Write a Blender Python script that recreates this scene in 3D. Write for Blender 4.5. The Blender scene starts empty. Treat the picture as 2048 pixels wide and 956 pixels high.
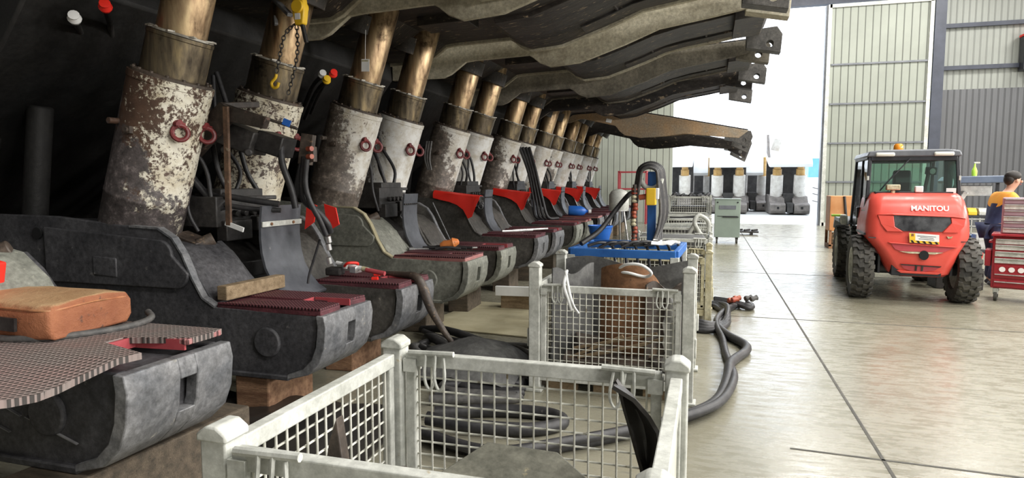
import bpy, bmesh, math, random
from mathutils import Vector, Matrix, Euler
random.seed(7)
S = bpy.context.scene
COL = S.collection
PI = math.pi

# ------------------------------------------------------------------ camera, light, exposure
cam = bpy.data.cameras.new('camera')
cam.sensor_width = 36.0
cam.lens = 36.0 * 1300.0 / 2048.0
cam.clip_start = 0.05
cam.clip_end = 400
camo = bpy.data.objects.new('camera', cam)
COL.objects.link(camo)
camo.location = (0, 0, 1.6)
camo.rotation_euler = (math.radians(90 - 4.968), 0, math.radians(16.88))
S.camera = camo
S.view_settings.view_transform = 'Standard'
S.view_settings.look = 'None'
S.view_settings.gamma = 1.0
S.view_settings.use_curve_mapping = False
S.view_settings.exposure = 0.28
S.cycles.max_bounces = 7
S.cycles.diffuse_bounces = 4
S.cycles.glossy_bounces = 3
S.cycles.sample_clamp_indirect = 6.0

W = bpy.data.worlds.new('overcast_sky')
S.world = W
W.use_nodes = True
bgn = W.node_tree.nodes['Background']
bgn.inputs['Color'].default_value = (0.84, 0.91, 1.0, 1)
bgn.inputs['Strength'].default_value = 3.3

def area(name, loc, size, power, rot=(0, 0, 0), color=(1, 0.97, 0.92), sy=None):
    l = bpy.data.lights.new(name, 'AREA')
    l.energy = power
    l.color = color
    l.size = size
    if sy:
        l.shape = 'RECTANGLE'; l.size_y = sy
    o = bpy.data.objects.new(name, l)
    COL.objects.link(o)
    o.location = loc
    o.rotation_euler = rot
    return o
# high bay lamps under the roof
for hx in (3.5, 8.0, 12.5):
    for hy in (-1.0, 5.0, 11.0, 17.0, 23.0):
        area('high_bay_light', (hx, hy, 9.2), 1.6, 300 if hx < 10 else 260, (0, math.radians(0 if hx < 5 else (25 if hx < 10 else 45)), 0))

# unseen area lights added along the right wall to side-light legs and canopies
for fy in (-5.0, 2.0, 9.0, 16.0):
    area('added_side_light', (15.2, fy, 4.6), 1.4, 620, (0, math.radians(88), 0), (1, 0.97, 0.93), 3.0)

# ------------------------------------------------------------------ materials
def newmat(name):
    m = bpy.data.materials.new(name); m.use_nodes = True
    nt = m.node_tree
    b = nt.nodes['Principled BSDF']
    return m, nt, b
def N(nt, t, **k):
    n = nt.nodes.new(t)
    for a, v in k.items(): setattr(n, a, v)
    return n
def coords(nt, rnd=True, scale=(1, 1, 1)):
    tc = N(nt, 'ShaderNodeTexCoord')
    src = tc.outputs['Object']
    mp = N(nt, 'ShaderNodeMapping')
    mp.inputs['Scale'].default_value = scale
    nt.links.new(src, mp.inputs['Vector'])
    if rnd:
        oi = N(nt, 'ShaderNodeObjectInfo')
        ml = N(nt, 'ShaderNodeMath', operation='MULTIPLY'); ml.inputs[1].default_value = 37.0
        nt.links.new(oi.outputs['Random'], ml.inputs[0])
        cx = N(nt, 'ShaderNodeCombineXYZ')
        for i in range(3): nt.links.new(ml.outputs[0], cx.inputs[i])
        nt.links.new(cx.outputs[0], mp.inputs['Location'])
    return mp.outputs['Vector'], src
def noise(nt, vec, scale, detail=6, rough=0.6):
    n = N(nt, 'ShaderNodeTexNoise')
    n.inputs['Scale'].default_value = scale
    n.inputs['Detail'].default_value = detail
    n.inputs['Roughness'].default_value = rough
    nt.links.new(vec, n.inputs['Vector'])
    return n.outputs['Fac']
def ramp(nt, fac, stops, interp='LINEAR'):
    r = N(nt, 'ShaderNodeValToRGB')
    cr = r.color_ramp; cr.interpolation = interp
    while len(cr.elements) < len(stops): cr.elements.new(0.5)
    for e, (p, c) in zip(cr.elements, stops):
        e.position = p
        e.color = (*c, 1) if len(c) == 3 else c
    nt.links.new(fac, r.inputs['Fac'])
    return r.outputs['Color']
def mix(nt, fac, a, b):
    m = N(nt, 'ShaderNodeMix', data_type='RGBA')
    for s, v in ((m.inputs['Factor'], fac), (m.inputs['A'], a), (m.inputs['B'], b)):
        if isinstance(v, (tuple, list)): s.default_value = (*v, 1) if len(v) == 3 else v
        elif isinstance(v, (int, float)): s.default_value = v
        else: nt.links.new(v, s)
    return m.outputs['Result']
def math_(nt, op, a, b=0.0, clamp=False):
    m = N(nt, 'ShaderNodeMath', operation=op); m.use_clamp = clamp
    for i, v in enumerate((a, b)):
        if isinstance(v, (int, float)): m.inputs[i].default_value = v
        else: nt.links.new(v, m.inputs[i])
    return m.outputs[0]
def bump(nt, b, h, strength=0.3, dist=0.01):
    n = N(nt, 'ShaderNodeBump')
    n.inputs['Strength'].default_value = strength
    n.inputs['Distance'].default_value = dist
    nt.links.new(h, n.inputs['Height'])
    nt.links.new(n.outputs['Normal'], b.inputs['Normal'])
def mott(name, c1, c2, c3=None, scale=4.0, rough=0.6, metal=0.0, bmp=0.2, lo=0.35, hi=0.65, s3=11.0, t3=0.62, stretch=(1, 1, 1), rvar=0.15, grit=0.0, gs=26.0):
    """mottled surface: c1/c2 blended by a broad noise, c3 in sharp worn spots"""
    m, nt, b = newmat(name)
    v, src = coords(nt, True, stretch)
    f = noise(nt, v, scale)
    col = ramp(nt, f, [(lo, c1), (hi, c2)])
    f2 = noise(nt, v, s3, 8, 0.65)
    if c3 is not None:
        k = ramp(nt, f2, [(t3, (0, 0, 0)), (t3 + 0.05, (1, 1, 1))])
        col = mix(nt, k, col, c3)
    if grit:
        g1 = ramp(nt, noise(nt, v, gs, 5, 0.75), [(0.30, (1 - grit,) * 3), (0.52, (1.0,) * 3), (0.74, (1 + grit * 1.2,) * 3)])
        mm = N(nt, 'ShaderNodeMix', data_type='RGBA', blend_type='MULTIPLY'); mm.inputs['Factor'].default_value = 1.0
        nt.links.new(col, mm.inputs['A']); nt.links.new(g1, mm.inputs['B']); col = mm.outputs['Result']
    nt.links.new(col, b.inputs['Base Color'])
    b.inputs['Metallic'].default_value = metal
    rr = N(nt, 'ShaderNodeMapRange')
    rr.inputs['To Min'].default_value = max(0.05, rough - rvar); rr.inputs['To Max'].default_value = min(1, rough + rvar)
    nt.links.new(f2, rr.inputs['Value'])
    nt.links.new(rr.outputs[0], b.inputs['Roughness'])
    if bmp: bump(nt, b, f2, bmp, 0.012)
    return m
def flat(name, c, rough=0.5, metal=0.0, emit=0.0, coat=0.0):
    m, nt, b = newmat(name)
    b.inputs['Base Color'].default_value = (*c, 1)
    b.inputs['Roughness'].default_value = rough
    b.inputs['Metallic'].default_value = metal
    b.inputs['Coat Weight'].default_value = coat
    if emit:
        b.inputs['Emission Color'].default_value = (*c, 1)
        b.inputs['Emission Strength'].default_value = emit
    return m

def leg_paint(name, white, rust, mud, wear, mudline, fine=0.45, side=0.25):
    """flaking white paint over rust, grey mud caked on the lower and rear side of the barrel"""
    m, nt, b = newmat(name)
    v, src = coords(nt)
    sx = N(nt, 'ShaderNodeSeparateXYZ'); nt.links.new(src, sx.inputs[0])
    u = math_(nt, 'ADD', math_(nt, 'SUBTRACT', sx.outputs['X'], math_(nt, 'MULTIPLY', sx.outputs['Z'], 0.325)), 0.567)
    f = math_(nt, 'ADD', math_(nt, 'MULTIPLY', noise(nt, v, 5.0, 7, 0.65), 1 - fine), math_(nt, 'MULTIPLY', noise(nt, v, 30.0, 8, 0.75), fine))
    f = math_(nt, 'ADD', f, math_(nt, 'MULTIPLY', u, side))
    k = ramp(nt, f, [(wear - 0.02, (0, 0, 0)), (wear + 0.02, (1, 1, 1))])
    rc = ramp(nt, noise(nt, v, 12, 6), [(0.3, rust), (0.7, tuple(x * 2.1 for x in rust))])
    wc = ramp(nt, noise(nt, v, 6, 8, 0.7), [(0.35, tuple(x * y for x, y in zip(white, (0.66, 0.60, 0.50)))), (0.58, white)])
    col = mix(nt, k, rc, wc)
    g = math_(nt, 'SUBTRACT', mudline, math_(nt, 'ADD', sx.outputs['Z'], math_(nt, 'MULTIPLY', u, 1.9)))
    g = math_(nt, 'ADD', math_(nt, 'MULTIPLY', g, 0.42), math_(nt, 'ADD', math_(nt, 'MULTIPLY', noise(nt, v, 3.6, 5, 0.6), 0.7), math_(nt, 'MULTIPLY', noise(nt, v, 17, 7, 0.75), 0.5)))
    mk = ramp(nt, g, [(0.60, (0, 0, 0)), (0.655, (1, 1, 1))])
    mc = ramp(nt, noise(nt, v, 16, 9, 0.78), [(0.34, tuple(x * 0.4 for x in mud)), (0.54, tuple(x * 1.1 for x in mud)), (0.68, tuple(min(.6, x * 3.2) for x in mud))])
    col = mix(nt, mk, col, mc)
    nt.links.new(col, b.inputs['Base Color'])
    b.inputs['Roughness'].default_value = 0.5
    bump(nt, b, f, 0.4, 0.012)
    return m
def rod_mat(name, c1, c2, c3, rough=0.28, metal=0.85):
    m, nt, b = newmat(name)
    v, src = coords(nt, True, (9, 9, 0.8))
    f = noise(nt, v, 1.6, 6, 0.6)
    v2, _ = coords(nt, True, (1, 1, 1))
    f2 = noise(nt, v2, 5.0, 7, 0.7)
    col = ramp(nt, f, [(0.3, c1), (0.5, c2), (0.72, c3)])
    k = ramp(nt, f2, [(0.55, (0, 0, 0)), (0.72, (1, 1, 1))])
    col = mix(nt, k, col, tuple(x * 0.35 for x in c1))
    nt.links.new(col, b.inputs['Base Color'])
    b.inputs['Metallic'].default_value = metal
    rr = ramp(nt, f2, [(0.3, (rough,) * 3), (0.8, (0.6,) * 3)])
    nt.links.new(rr, b.inputs['Roughness'])
    return m
def checker_rubber(name, c1, c2, step, ang=0.0):
    """raised stud pattern for the step pads"""
    m, nt, b = newmat(name)
    v, src = coords(nt, False)
    mp = N(nt, 'ShaderNodeMapping'); mp.inputs['Scale'].default_value = (2 * PI / step,) * 3
    mp.inputs['Rotation'].default_value = (0, 0, ang)
    nt.links.new(src, mp.inputs['Vector'])
    s = N(nt, 'ShaderNodeSeparateXYZ'); nt.links.new(mp.outputs[0], s.inputs[0])
    a = math_(nt, 'MULTIPLY', math_(nt, 'SINE', s.outputs['X']), math_(nt, 'SINE', s.outputs['Y']))
    k = ramp(nt, a, [(0.12, (0, 0, 0)), (0.35, (1, 1, 1))])
    n = noise(nt, src, 4.5, 6)
    dirt = ramp(nt, n, [(0.38, c1), (0.66, c2)])
    col = mix(nt, k, dirt, tuple(x * 0.22 for x in c1))
    nt.links.new(col, b.inputs['Base Color'])
    b.inputs['Roughness'].default_value = 0.6
    bump(nt, b, a, 0.5, 0.006)
    return m

M = {}
M['steel'] = mott('grimy_charcoal_steel', (0.040, 0.040, 0.045), (0.085, 0.084, 0.090), (0.16, 0.155, 0.15), 3.0, 0.55, 0.0, 0.4, t3=0.66, grit=.55)
M['steel_toe'] = mott('scuffed_grey_steel', (0.12, 0.125, 0.135), (0.235, 0.235, 0.24), (0.36, 0.34, 0.29), 4.0, 0.5, 0.1, 0.35, t3=0.66, grit=.5)
M['steel_green'] = mott('dusty_green_grey_steel', (0.17, 0.175, 0.15), (0.28, 0.285, 0.245), (0.42, 0.42, 0.34), 4.0, 0.6, 0.0, 0.3, t3=0.64, grit=.4)
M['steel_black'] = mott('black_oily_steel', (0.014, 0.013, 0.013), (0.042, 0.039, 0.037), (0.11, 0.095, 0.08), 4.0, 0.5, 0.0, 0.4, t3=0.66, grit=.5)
M['steel_drab'] = mott('dusty_drab_steel', (0.045, 0.042, 0.038), (0.10, 0.094, 0.085), (0.20, 0.18, 0.15), 4.0, 0.55, 0.0, 0.4, t3=0.66, grit=.5)
M['steel_brown'] = mott('brown_oily_steel', (0.040, 0.030, 0.024), (0.095, 0.072, 0.056), (0.19, 0.13, 0.08), 5.0, 0.5, 0.0, 0.4, grit=.5)
M['canopy'] = mott('tan_dusty_canopy_steel', (0.30, 0.27, 0.20), (0.50, 0.465, 0.36), (0.50, 0.33, 0.16), 3.0, 0.7, 0.0, 0.4, t3=0.68, grit=.35)
M['canopy_rust'] = mott('rust_tan_canopy_steel', (0.26, 0.225, 0.17), (0.40, 0.26, 0.14), (0.36, 0.34, 0.29), 1.6, 0.7, 0.0, 0.3, grit=.35)
M['canopy_dim'] = mott('dark_drab_canopy_steel', (0.10, 0.09, 0.07), (0.20, 0.18, 0.14), (0.16, 0.11, 0.07), 3.0, 0.7, 0.0, 0.4, t3=0.68, grit=.4)  # darker tone of the canopy tan for the fourth support's side plates
M['under'] = mott('black_canopy_steel', (0.012, 0.011, 0.012), (0.045, 0.037, 0.032), (0.26, 0.20, 0.135), 2.0, 0.55, 0.0, 0.8, s3=9, t3=0.605, stretch=(0.55, 2.6, 1), grit=.7, gs=18)  # near black with ochre streaks; undersides and some far side plates
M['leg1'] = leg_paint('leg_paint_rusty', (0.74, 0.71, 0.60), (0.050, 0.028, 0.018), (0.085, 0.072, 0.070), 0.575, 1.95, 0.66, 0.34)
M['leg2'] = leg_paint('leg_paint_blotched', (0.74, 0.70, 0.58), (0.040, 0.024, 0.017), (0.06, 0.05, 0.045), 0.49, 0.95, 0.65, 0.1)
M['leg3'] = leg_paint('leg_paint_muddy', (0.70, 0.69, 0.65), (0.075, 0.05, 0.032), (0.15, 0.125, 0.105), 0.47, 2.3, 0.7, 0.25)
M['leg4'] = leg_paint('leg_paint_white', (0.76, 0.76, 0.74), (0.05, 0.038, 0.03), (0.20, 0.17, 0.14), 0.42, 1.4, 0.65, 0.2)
M['rod'] = rod_mat('bronze_stained_rod', (0.12, 0.075, 0.045), (0.44, 0.31, 0.185), (0.72, 0.56, 0.33), 0.28)
M['stage'] = rod_mat('oily_steel_stage', (0.045, 0.036, 0.028), (0.16, 0.13, 0.09), (0.36, 0.28, 0.16), 0.33)
M['gland'] = mott('chipped_grey_gland', (0.20, 0.18, 0.15), (0.5, 0.48, 0.42), (0.05, 0.04, 0.03), 9, 0.5, 0.2)
M['gob'] = mott('black_gob_steel', (0.005, 0.005, 0.005), (0.014, 0.013, 0.012), None, 2.0, 0.6, 0.0, 0.4, grit=.5)
M['redpad'] = mott('maroon_rubber_pad', (0.060, 0.016, 0.022), (0.135, 0.035, 0.045), (0.035, 0.018, 0.02), 5, 0.6, 0.0, 0.5, s3=40, t3=0.60, grit=.35)
M['redpad_light'] = mott('faded_pink_rubber_pad', (0.30, 0.11, 0.105), (0.42, 0.19, 0.175), (0.06, 0.02, 0.025), 5, 0.6, 0.0, 0.4, s3=20, t3=0.66)
M['redpad_edge'] = mott('red_rubber_edge', (0.34, 0.05, 0.06), (0.42, 0.075, 0.085), None, 6, 0.55)
M['studmat'] = checker_rubber('studded_step_mat', (0.235, 0.205, 0.19), (0.27, 0.19, 0.175), 0.036, math.radians(45))
M['studpad'] = checker_rubber('studded_maroon_pad', (0.10, 0.026, 0.034), (0.13, 0.036, 0.045), 0.026)
M['red'] = mott('scarlet_plastic_flap', (0.72, 0.022, 0.012), (0.85, 0.03, 0.018), None, 3, 0.45, 0, 0.05)
M['fender'] = mott('slate_grey_rubber_guard', (0.050, 0.054, 0.064), (0.095, 0.10, 0.115), (0.15, 0.15, 0.16), 5, 0.5, 0, 0.2, t3=0.68)
M['hose'] = mott('black_rubber_hose', (0.012, 0.012, 0.014), (0.035, 0.034, 0.036), (0.09, 0.085, 0.075), 6, 0.5, 0, 0.25, t3=0.66, grit=.35)
M['hosegrey'] = mott('braided_grey_hose', (0.05, 0.05, 0.05), (0.11, 0.105, 0.10), None, 22, 0.6, 0, 0.4)
M['shackle'] = mott('dark_red_shackle', (0.10, 0.012, 0.014), (0.20, 0.03, 0.03), (0.03, 0.02, 0.02), 14, 0.45, grit=.35)
M['rust'] = mott('rusty_brown_steel', (0.15, 0.07, 0.032), (0.29, 0.145, 0.07), (0.045, 0.03, 0.022), 4, 0.75, 0, 0.4, grit=.35)
M['wood'] = mott('weathered_timber', (0.17, 0.115, 0.062), (0.33, 0.245, 0.15), (0.075, 0.05, 0.03), 2.4, 0.8, 0, 0.4, stretch=(1.5, 9, 9), grit=.35)
M['wood2'] = mott('reddish_timber', (0.15, 0.075, 0.04), (0.30, 0.175, 0.10), (0.08, 0.045, 0.03), 2.4, 0.8, 0, 0.4, stretch=(1.5, 9, 9), grit=.35)
M['galv'] = mott('chipped_pale_grey_paint', (0.42, 0.43, 0.39), (0.62, 0.63, 0.59), (0.36, 0.29, 0.16), 5, 0.5, 0.0, 0.2, s3=9, t3=0.66, grit=.25)
M['galvy'] = mott('yellowed_grey_paint', (0.42, 0.37, 0.21), (0.55, 0.52, 0.38), (0.3, 0.2, 0.09), 5, 0.5, 0.1, 0.2, t3=0.66, grit=.35)
M['wire'] = mott('pale_wire', (0.55, 0.55, 0.48), (0.74, 0.74, 0.68), (0.22, 0.18, 0.11), 6, 0.45, 0.2, 0.0, t3=0.64)
M['silver'] = mott('worn_chrome', (0.5, 0.5, 0.5), (0.75, 0.75, 0.74), None, 8, 0.3, 0.8, 0)
M['white'] = mott('white_label_stock', (0.72, 0.73, 0.72), (0.82, 0.82, 0.81), None, 4, 0.6, 0, 0)
M['yellow'] = mott('hoist_yellow_enamel', (0.78, 0.48, 0.02), (0.85, 0.55, 0.04), (0.3, 0.2, 0.05), 6, 0.4, 0, 0.1, t3=0.7)
M['orange'] = mott('orange_tape', (0.72, 0.19, 0.04), (0.6, 0.24, 0.07), (0.08, 0.04, 0.02), 9, 0.5, 0, 0.2)
M['fitting'] = mott('red_orange_fittings', (0.28, 0.04, 0.025), (0.42, 0.11, 0.05), (0.1, 0.05, 0.03), 12, 0.4)
M['blue'] = mott('blue_stand_paint', (0.02, 0.11, 0.38), (0.035, 0.17, 0.52), (0.25, 0.32, 0.42), 5, 0.45, 0, 0.1, t3=0.7)
M['blueplastic'] = mott('blue_plastic', (0.015, 0.12, 0.52), (0.03, 0.17, 0.62), None, 4, 0.35, 0, 0)
M['leather'] = mott('dusty_tan_leather', (0.36, 0.115, 0.045), (0.48, 0.25, 0.12), (0.13, 0.06, 0.035), 4, 0.6, 0, 0.5, t3=0.66, grit=.35)
def dusty_leather():
    m, nt, b = newmat('dusty_tan_tool_leather')
    v, src = coords(nt)
    n1 = noise(nt, v, 4, 6); n2 = noise(nt, v, 18, 8, 0.7)
    col = ramp(nt, n1, [(0.3, (0.24, 0.075, 0.032)), (0.7, (0.42, 0.165, 0.075))])
    col = mix(nt, ramp(nt, n2, [(0.58, (0, 0, 0)), (0.66, (1, 1, 1))]), col, (0.12, 0.055, 0.035))
    tc = N(nt, 'ShaderNodeTexCoord'); sx = N(nt, 'ShaderNodeSeparateXYZ'); nt.links.new(tc.outputs['Normal'], sx.inputs[0])
    d = math_(nt, 'ADD', math_(nt, 'MULTIPLY', sx.outputs['Z'], 0.8), math_(nt, 'MULTIPLY', n2, 0.5))
    dust = ramp(nt, n1, [(0.3, (0.40, 0.23, 0.11)), (0.7, (0.55, 0.38, 0.21))])
    col = mix(nt, ramp(nt, d, [(0.70, (0, 0, 0)), (1.0, (1, 1, 1))]), col, dust)
    nt.links.new(col, b.inputs['Base Color']); b.inputs['Roughness'].default_value = 0.65
    bump(nt, b, math_(nt, 'ADD', n1, n2), 0.7, 0.02)
    return m
M['dustleather'] = dusty_leather()
M['leathertop'] = mott('dust_covered_leather', (0.50, 0.27, 0.12), (0.58, 0.40, 0.22), (0.26, 0.17, 0.10), 3.5, 0.7, 0, 0.4, t3=0.64, grit=.35)
M['belt'] = mott('grey_conveyor_rubber', (0.07, 0.07, 0.07), (0.13, 0.13, 0.125), (0.2, 0.19, 0.17), 5, 0.7, 0, 0.3, t3=0.68, grit=.35)
M['blackrub'] = mott('smooth_black_rubber', (0.012, 0.011, 0.010), (0.03, 0.027, 0.024), None, 4, 0.42, 0, 0.1)
M['plate'] = mott('olive_grey_plate', (0.13, 0.13, 0.105), (0.22, 0.215, 0.175), (0.32, 0.28, 0.18), 5, 0.5, 0.3, 0.2, t3=0.66, grit=.35)
M['greencab'] = mott('sage_green_enamel', (0.235, 0.29, 0.25), (0.27, 0.33, 0.285), None, 3, 0.4, 0, 0)
M['cardboard'] = mott('pale_floor_sheet', (0.36, 0.32, 0.20), (0.47, 0.43, 0.29), (0.2, 0.17, 0.11), 3, 0.75, 0, 0.1, t3=0.66)
M['dark'] = flat('dark_void', (0.006, 0.006, 0.007), 0.8)
M['manired'] = mott('red_machine_paint', (0.68, 0.075, 0.055), (0.74, 0.095, 0.070), (0.48, 0.20, 0.13), 3, 0.34, 0, 0.03, s3=9, t3=0.73)
M['manired_shaded'] = mott('shaded_red_recess', (0.42, 0.045, 0.06), (0.5, 0.07, 0.08), None, 3, 0.5)  # darker copy of the machine red; shade of the recesses put into the colour
M['tyre'] = mott('dusty_tyre_rubber', (0.030, 0.029, 0.027), (0.085, 0.08, 0.068), (0.14, 0.13, 0.105), 5, 0.75, 0, 0.3, t3=0.64, grit=.35)
M['machblack'] = mott('black_cab_paint', (0.012, 0.013, 0.018), (0.025, 0.026, 0.032), None, 4, 0.4)
M['machgrey'] = mott('grey_cab_roof', (0.11, 0.12, 0.14), (0.17, 0.18, 0.20), None, 4, 0.4)
M['lamp'] = flat('frosted_lamp_lens', (0.72, 0.72, 0.66), 0.25)
M['amber'] = flat('amber_beacon_lens', (0.85, 0.30, 0.03), 0.2)
M['lime'] = flat('lime_reflector', (0.45, 0.75, 0.08), 0.4)
M['skin'] = flat('skin', (0.55, 0.31, 0.22), 0.5)
M['navy'] = mott('navy_work_cloth', (0.015, 0.02, 0.06), (0.03, 0.04, 0.10), None, 6, 0.8)
M['hivis'] = mott('orange_hi_vis_cloth', (0.75, 0.28, 0.02), (0.8, 0.36, 0.04), None, 6, 0.7)
M['hair'] = flat('dark_hair', (0.015, 0.011, 0.009), 0.6)
M['trolley'] = mott('dark_red_trolley_enamel', (0.26, 0.012, 0.020), (0.33, 0.02, 0.03), None, 3, 0.3)
M['mauve'] = mott('mauve_chest_enamel', (0.30, 0.20, 0.24), (0.38, 0.27, 0.31), None, 3, 0.4)
M['darkblue'] = mott('dark_blue_steel_paint', (0.028, 0.034, 0.052), (0.045, 0.053, 0.078), None, 2, 0.5)

# glass
def glass(name, tint, alpha):
    m, nt, b = newmat(name)
    out = nt.nodes['Material Output']
    tr = N(nt, 'ShaderNodeBsdfTransparent'); tr.inputs['Color'].default_value = (*tint, 1)
    gl = N(nt, 'ShaderNodeBsdfGlossy'); gl.inputs['Roughness'].default_value = 0.05
    fr = N(nt, 'ShaderNodeFresnel'); fr.inputs['IOR'].default_value = 1.5
    mx = N(nt, 'ShaderNodeMixShader')
    k = math_(nt, 'ADD', fr.outputs[0], alpha, True)
    nt.links.new(k, mx.inputs['Fac'])
    nt.links.new(tr.outputs[0], mx.inputs[1]); nt.links.new(gl.outputs[0], mx.inputs[2])
    nt.links.new(mx.outputs[0], out.inputs['Surface'])
    return m
M['glass'] = glass('green_tinted_cab_glass', (0.72, 0.85, 0.80), 0.05)

def floor_mat():
    m, nt, b = newmat('polished_workshop_concrete')
    v, src = coords(nt, False)
    f = noise(nt, v, 0.7, 8, 0.62)
    f2 = noise(nt, v, 5.0, 9, 0.7)
    mp = N(nt, 'ShaderNodeMapping'); mp.inputs['Scale'].default_value = (1.0, 4.5, 1); mp.inputs['Rotation'].default_value = (0, 0, 0.35)
    nt.links.new(src, mp.inputs['Vector'])
    f3 = noise(nt, mp.outputs[0], 4.0, 7, 0.7)
    col = ramp(nt, f, [(0.3, (0.195, 0.182, 0.132)), (0.7, (0.29, 0.276, 0.212))])
    k = ramp(nt, f3, [(0.58, (0, 0, 0)), (0.70, (1, 1, 1))])
    col = mix(nt, math_(nt, 'MULTIPLY', k, 0.75), col, (0.12, 0.115, 0.10))
    k2 = ramp(nt, f2, [(0.62, (0, 0, 0)), (0.7, (1, 1, 1))])
    col = mix(nt, math_(nt, 'MULTIPLY', k2, 0.3), col, (0.45, 0.44, 0.40))
    nt.links.new(col, b.inputs['Base Color'])
    rg = ramp(nt, f3, [(0.40, (0.17,) * 3), (0.62, (0.42,) * 3)])
    nt.links.new(rg, b.inputs['Roughness'])
    b.inputs['Specular IOR Level'].default_value = 0.75
    bump(nt, b, f3, 0.03, 0.01)
    return m
M['floor'] = floor_mat()
M['joint'] = mott('dark_floor_joint', (0.05, 0.048, 0.042), (0.10, 0.095, 0.08), None, 6, 0.8)
M['yard'] = mott('pale_yard_concrete', (0.42, 0.42, 0.40), (0.55, 0.55, 0.53), (0.3, 0.3, 0.28), 0.8, 0.5, 0, 0.05, t3=0.66)
def ribbed(name, c, pitch, dark=0.45, duty=0.93, bmp=0.6, rough=0.5):
    """profiled cladding: narrow dark ribs every pitch metres across X"""
    m, nt, b = newmat(name)
    tc = N(nt, 'ShaderNodeTexCoord')
    s = N(nt, 'ShaderNodeSeparateXYZ'); nt.links.new(tc.outputs['Object'], s.inputs[0])
    a = math_(nt, 'FRACT', math_(nt, 'DIVIDE', math_(nt, 'ADD', s.outputs['X'], s.outputs['Y']), pitch))
    tri = math_(nt, 'ABSOLUTE', math_(nt, 'SUBTRACT', a, 0.5))
    h = ramp(nt, tri, [(0.5 * duty - 0.06, (0, 0, 0)), (0.5 * duty, (1, 1, 1))])
    n = noise(nt, tc.outputs['Object'], 1.2, 4)
    base = ramp(nt, n, [(0.3, tuple(x * 0.92 for x in c)), (0.7, tuple(min(1, x * 1.06) for x in c))])
    col = mix(nt, h, base, tuple(x * dark for x in c))
    nt.links.new(col, b.inputs['Base Color'])
    b.inputs['Roughness'].default_value = rough
    bump(nt, b, h, bmp, 0.03)
    return m
M['cladlight'] = ribbed('pale_green_grey_cladding', (0.27, 0.29, 0.25), 0.245, 0.40, 0.95)
M['cladbay_lit'] = ribbed('lit_green_bay_cladding', (0.42, 0.45, 0.39), 0.245, 0.5, 0.95)  # lighter copy of the door cladding; the bay's lit tone put into the colour
M['cladwall'] = ribbed('light_grey_cladding', (0.27, 0.285, 0.26), 0.19, 0.72, 0.85)
M['claddark'] = ribbed('dark_grey_cladding', (0.11, 0.114, 0.122), 0.19, 0.6, 0.85)
M['wallplain'] = mott('grey_side_wall', (0.20, 0.205, 0.20), (0.26, 0.265, 0.26), None, 0.6, 0.7, 0, 0)
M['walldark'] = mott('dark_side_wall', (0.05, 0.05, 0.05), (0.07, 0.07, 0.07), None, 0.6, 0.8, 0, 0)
M['yardwhite'] = mott('white_yard_paint', (0.75, 0.76, 0.76), (0.82, 0.82, 0.82), (0.55, 0.5, 0.42), 2, 0.6, 0, 0, t3=0.72)  # plain white paint with worn spots
M['yardlegs'] = mott('worn_white_leg_paint', (0.55, 0.52, 0.48), (0.75, 0.73, 0.69), (0.25, 0.2, 0.16), 4, 0.6, 0, 0.1, t3=0.63)
M['yardgold'] = mott('ochre_rod', (0.42, 0.24, 0.07), (0.55, 0.36, 0.14), (0.2, 0.11, 0.05), 5, 0.4, 0.2, 0)
M['lidblue'] = mott('grey_blue_lid', (0.07, 0.10, 0.16), (0.11, 0.145, 0.21), None, 3, 0.4)
M['yardgrey'] = mott('dusty_grey_brown_base', (0.10, 0.088, 0.08), (0.19, 0.17, 0.155), (0.1, 0.09, 0.085), 4, 0.7, 0, 0.1)
M['skyblue'] = mott('pale_blue_sheet', (0.10, 0.30, 0.62), (0.14, 0.36, 0.70), None, 1, 0.5, 0, 0)
M['orangebox'] = mott('orange_weathered_panel', (0.46, 0.19, 0.06), (0.56, 0.27, 0.11), (0.18, 0.09, 0.04), 3, 0.6, 0, 0.1, t3=0.66)

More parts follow.
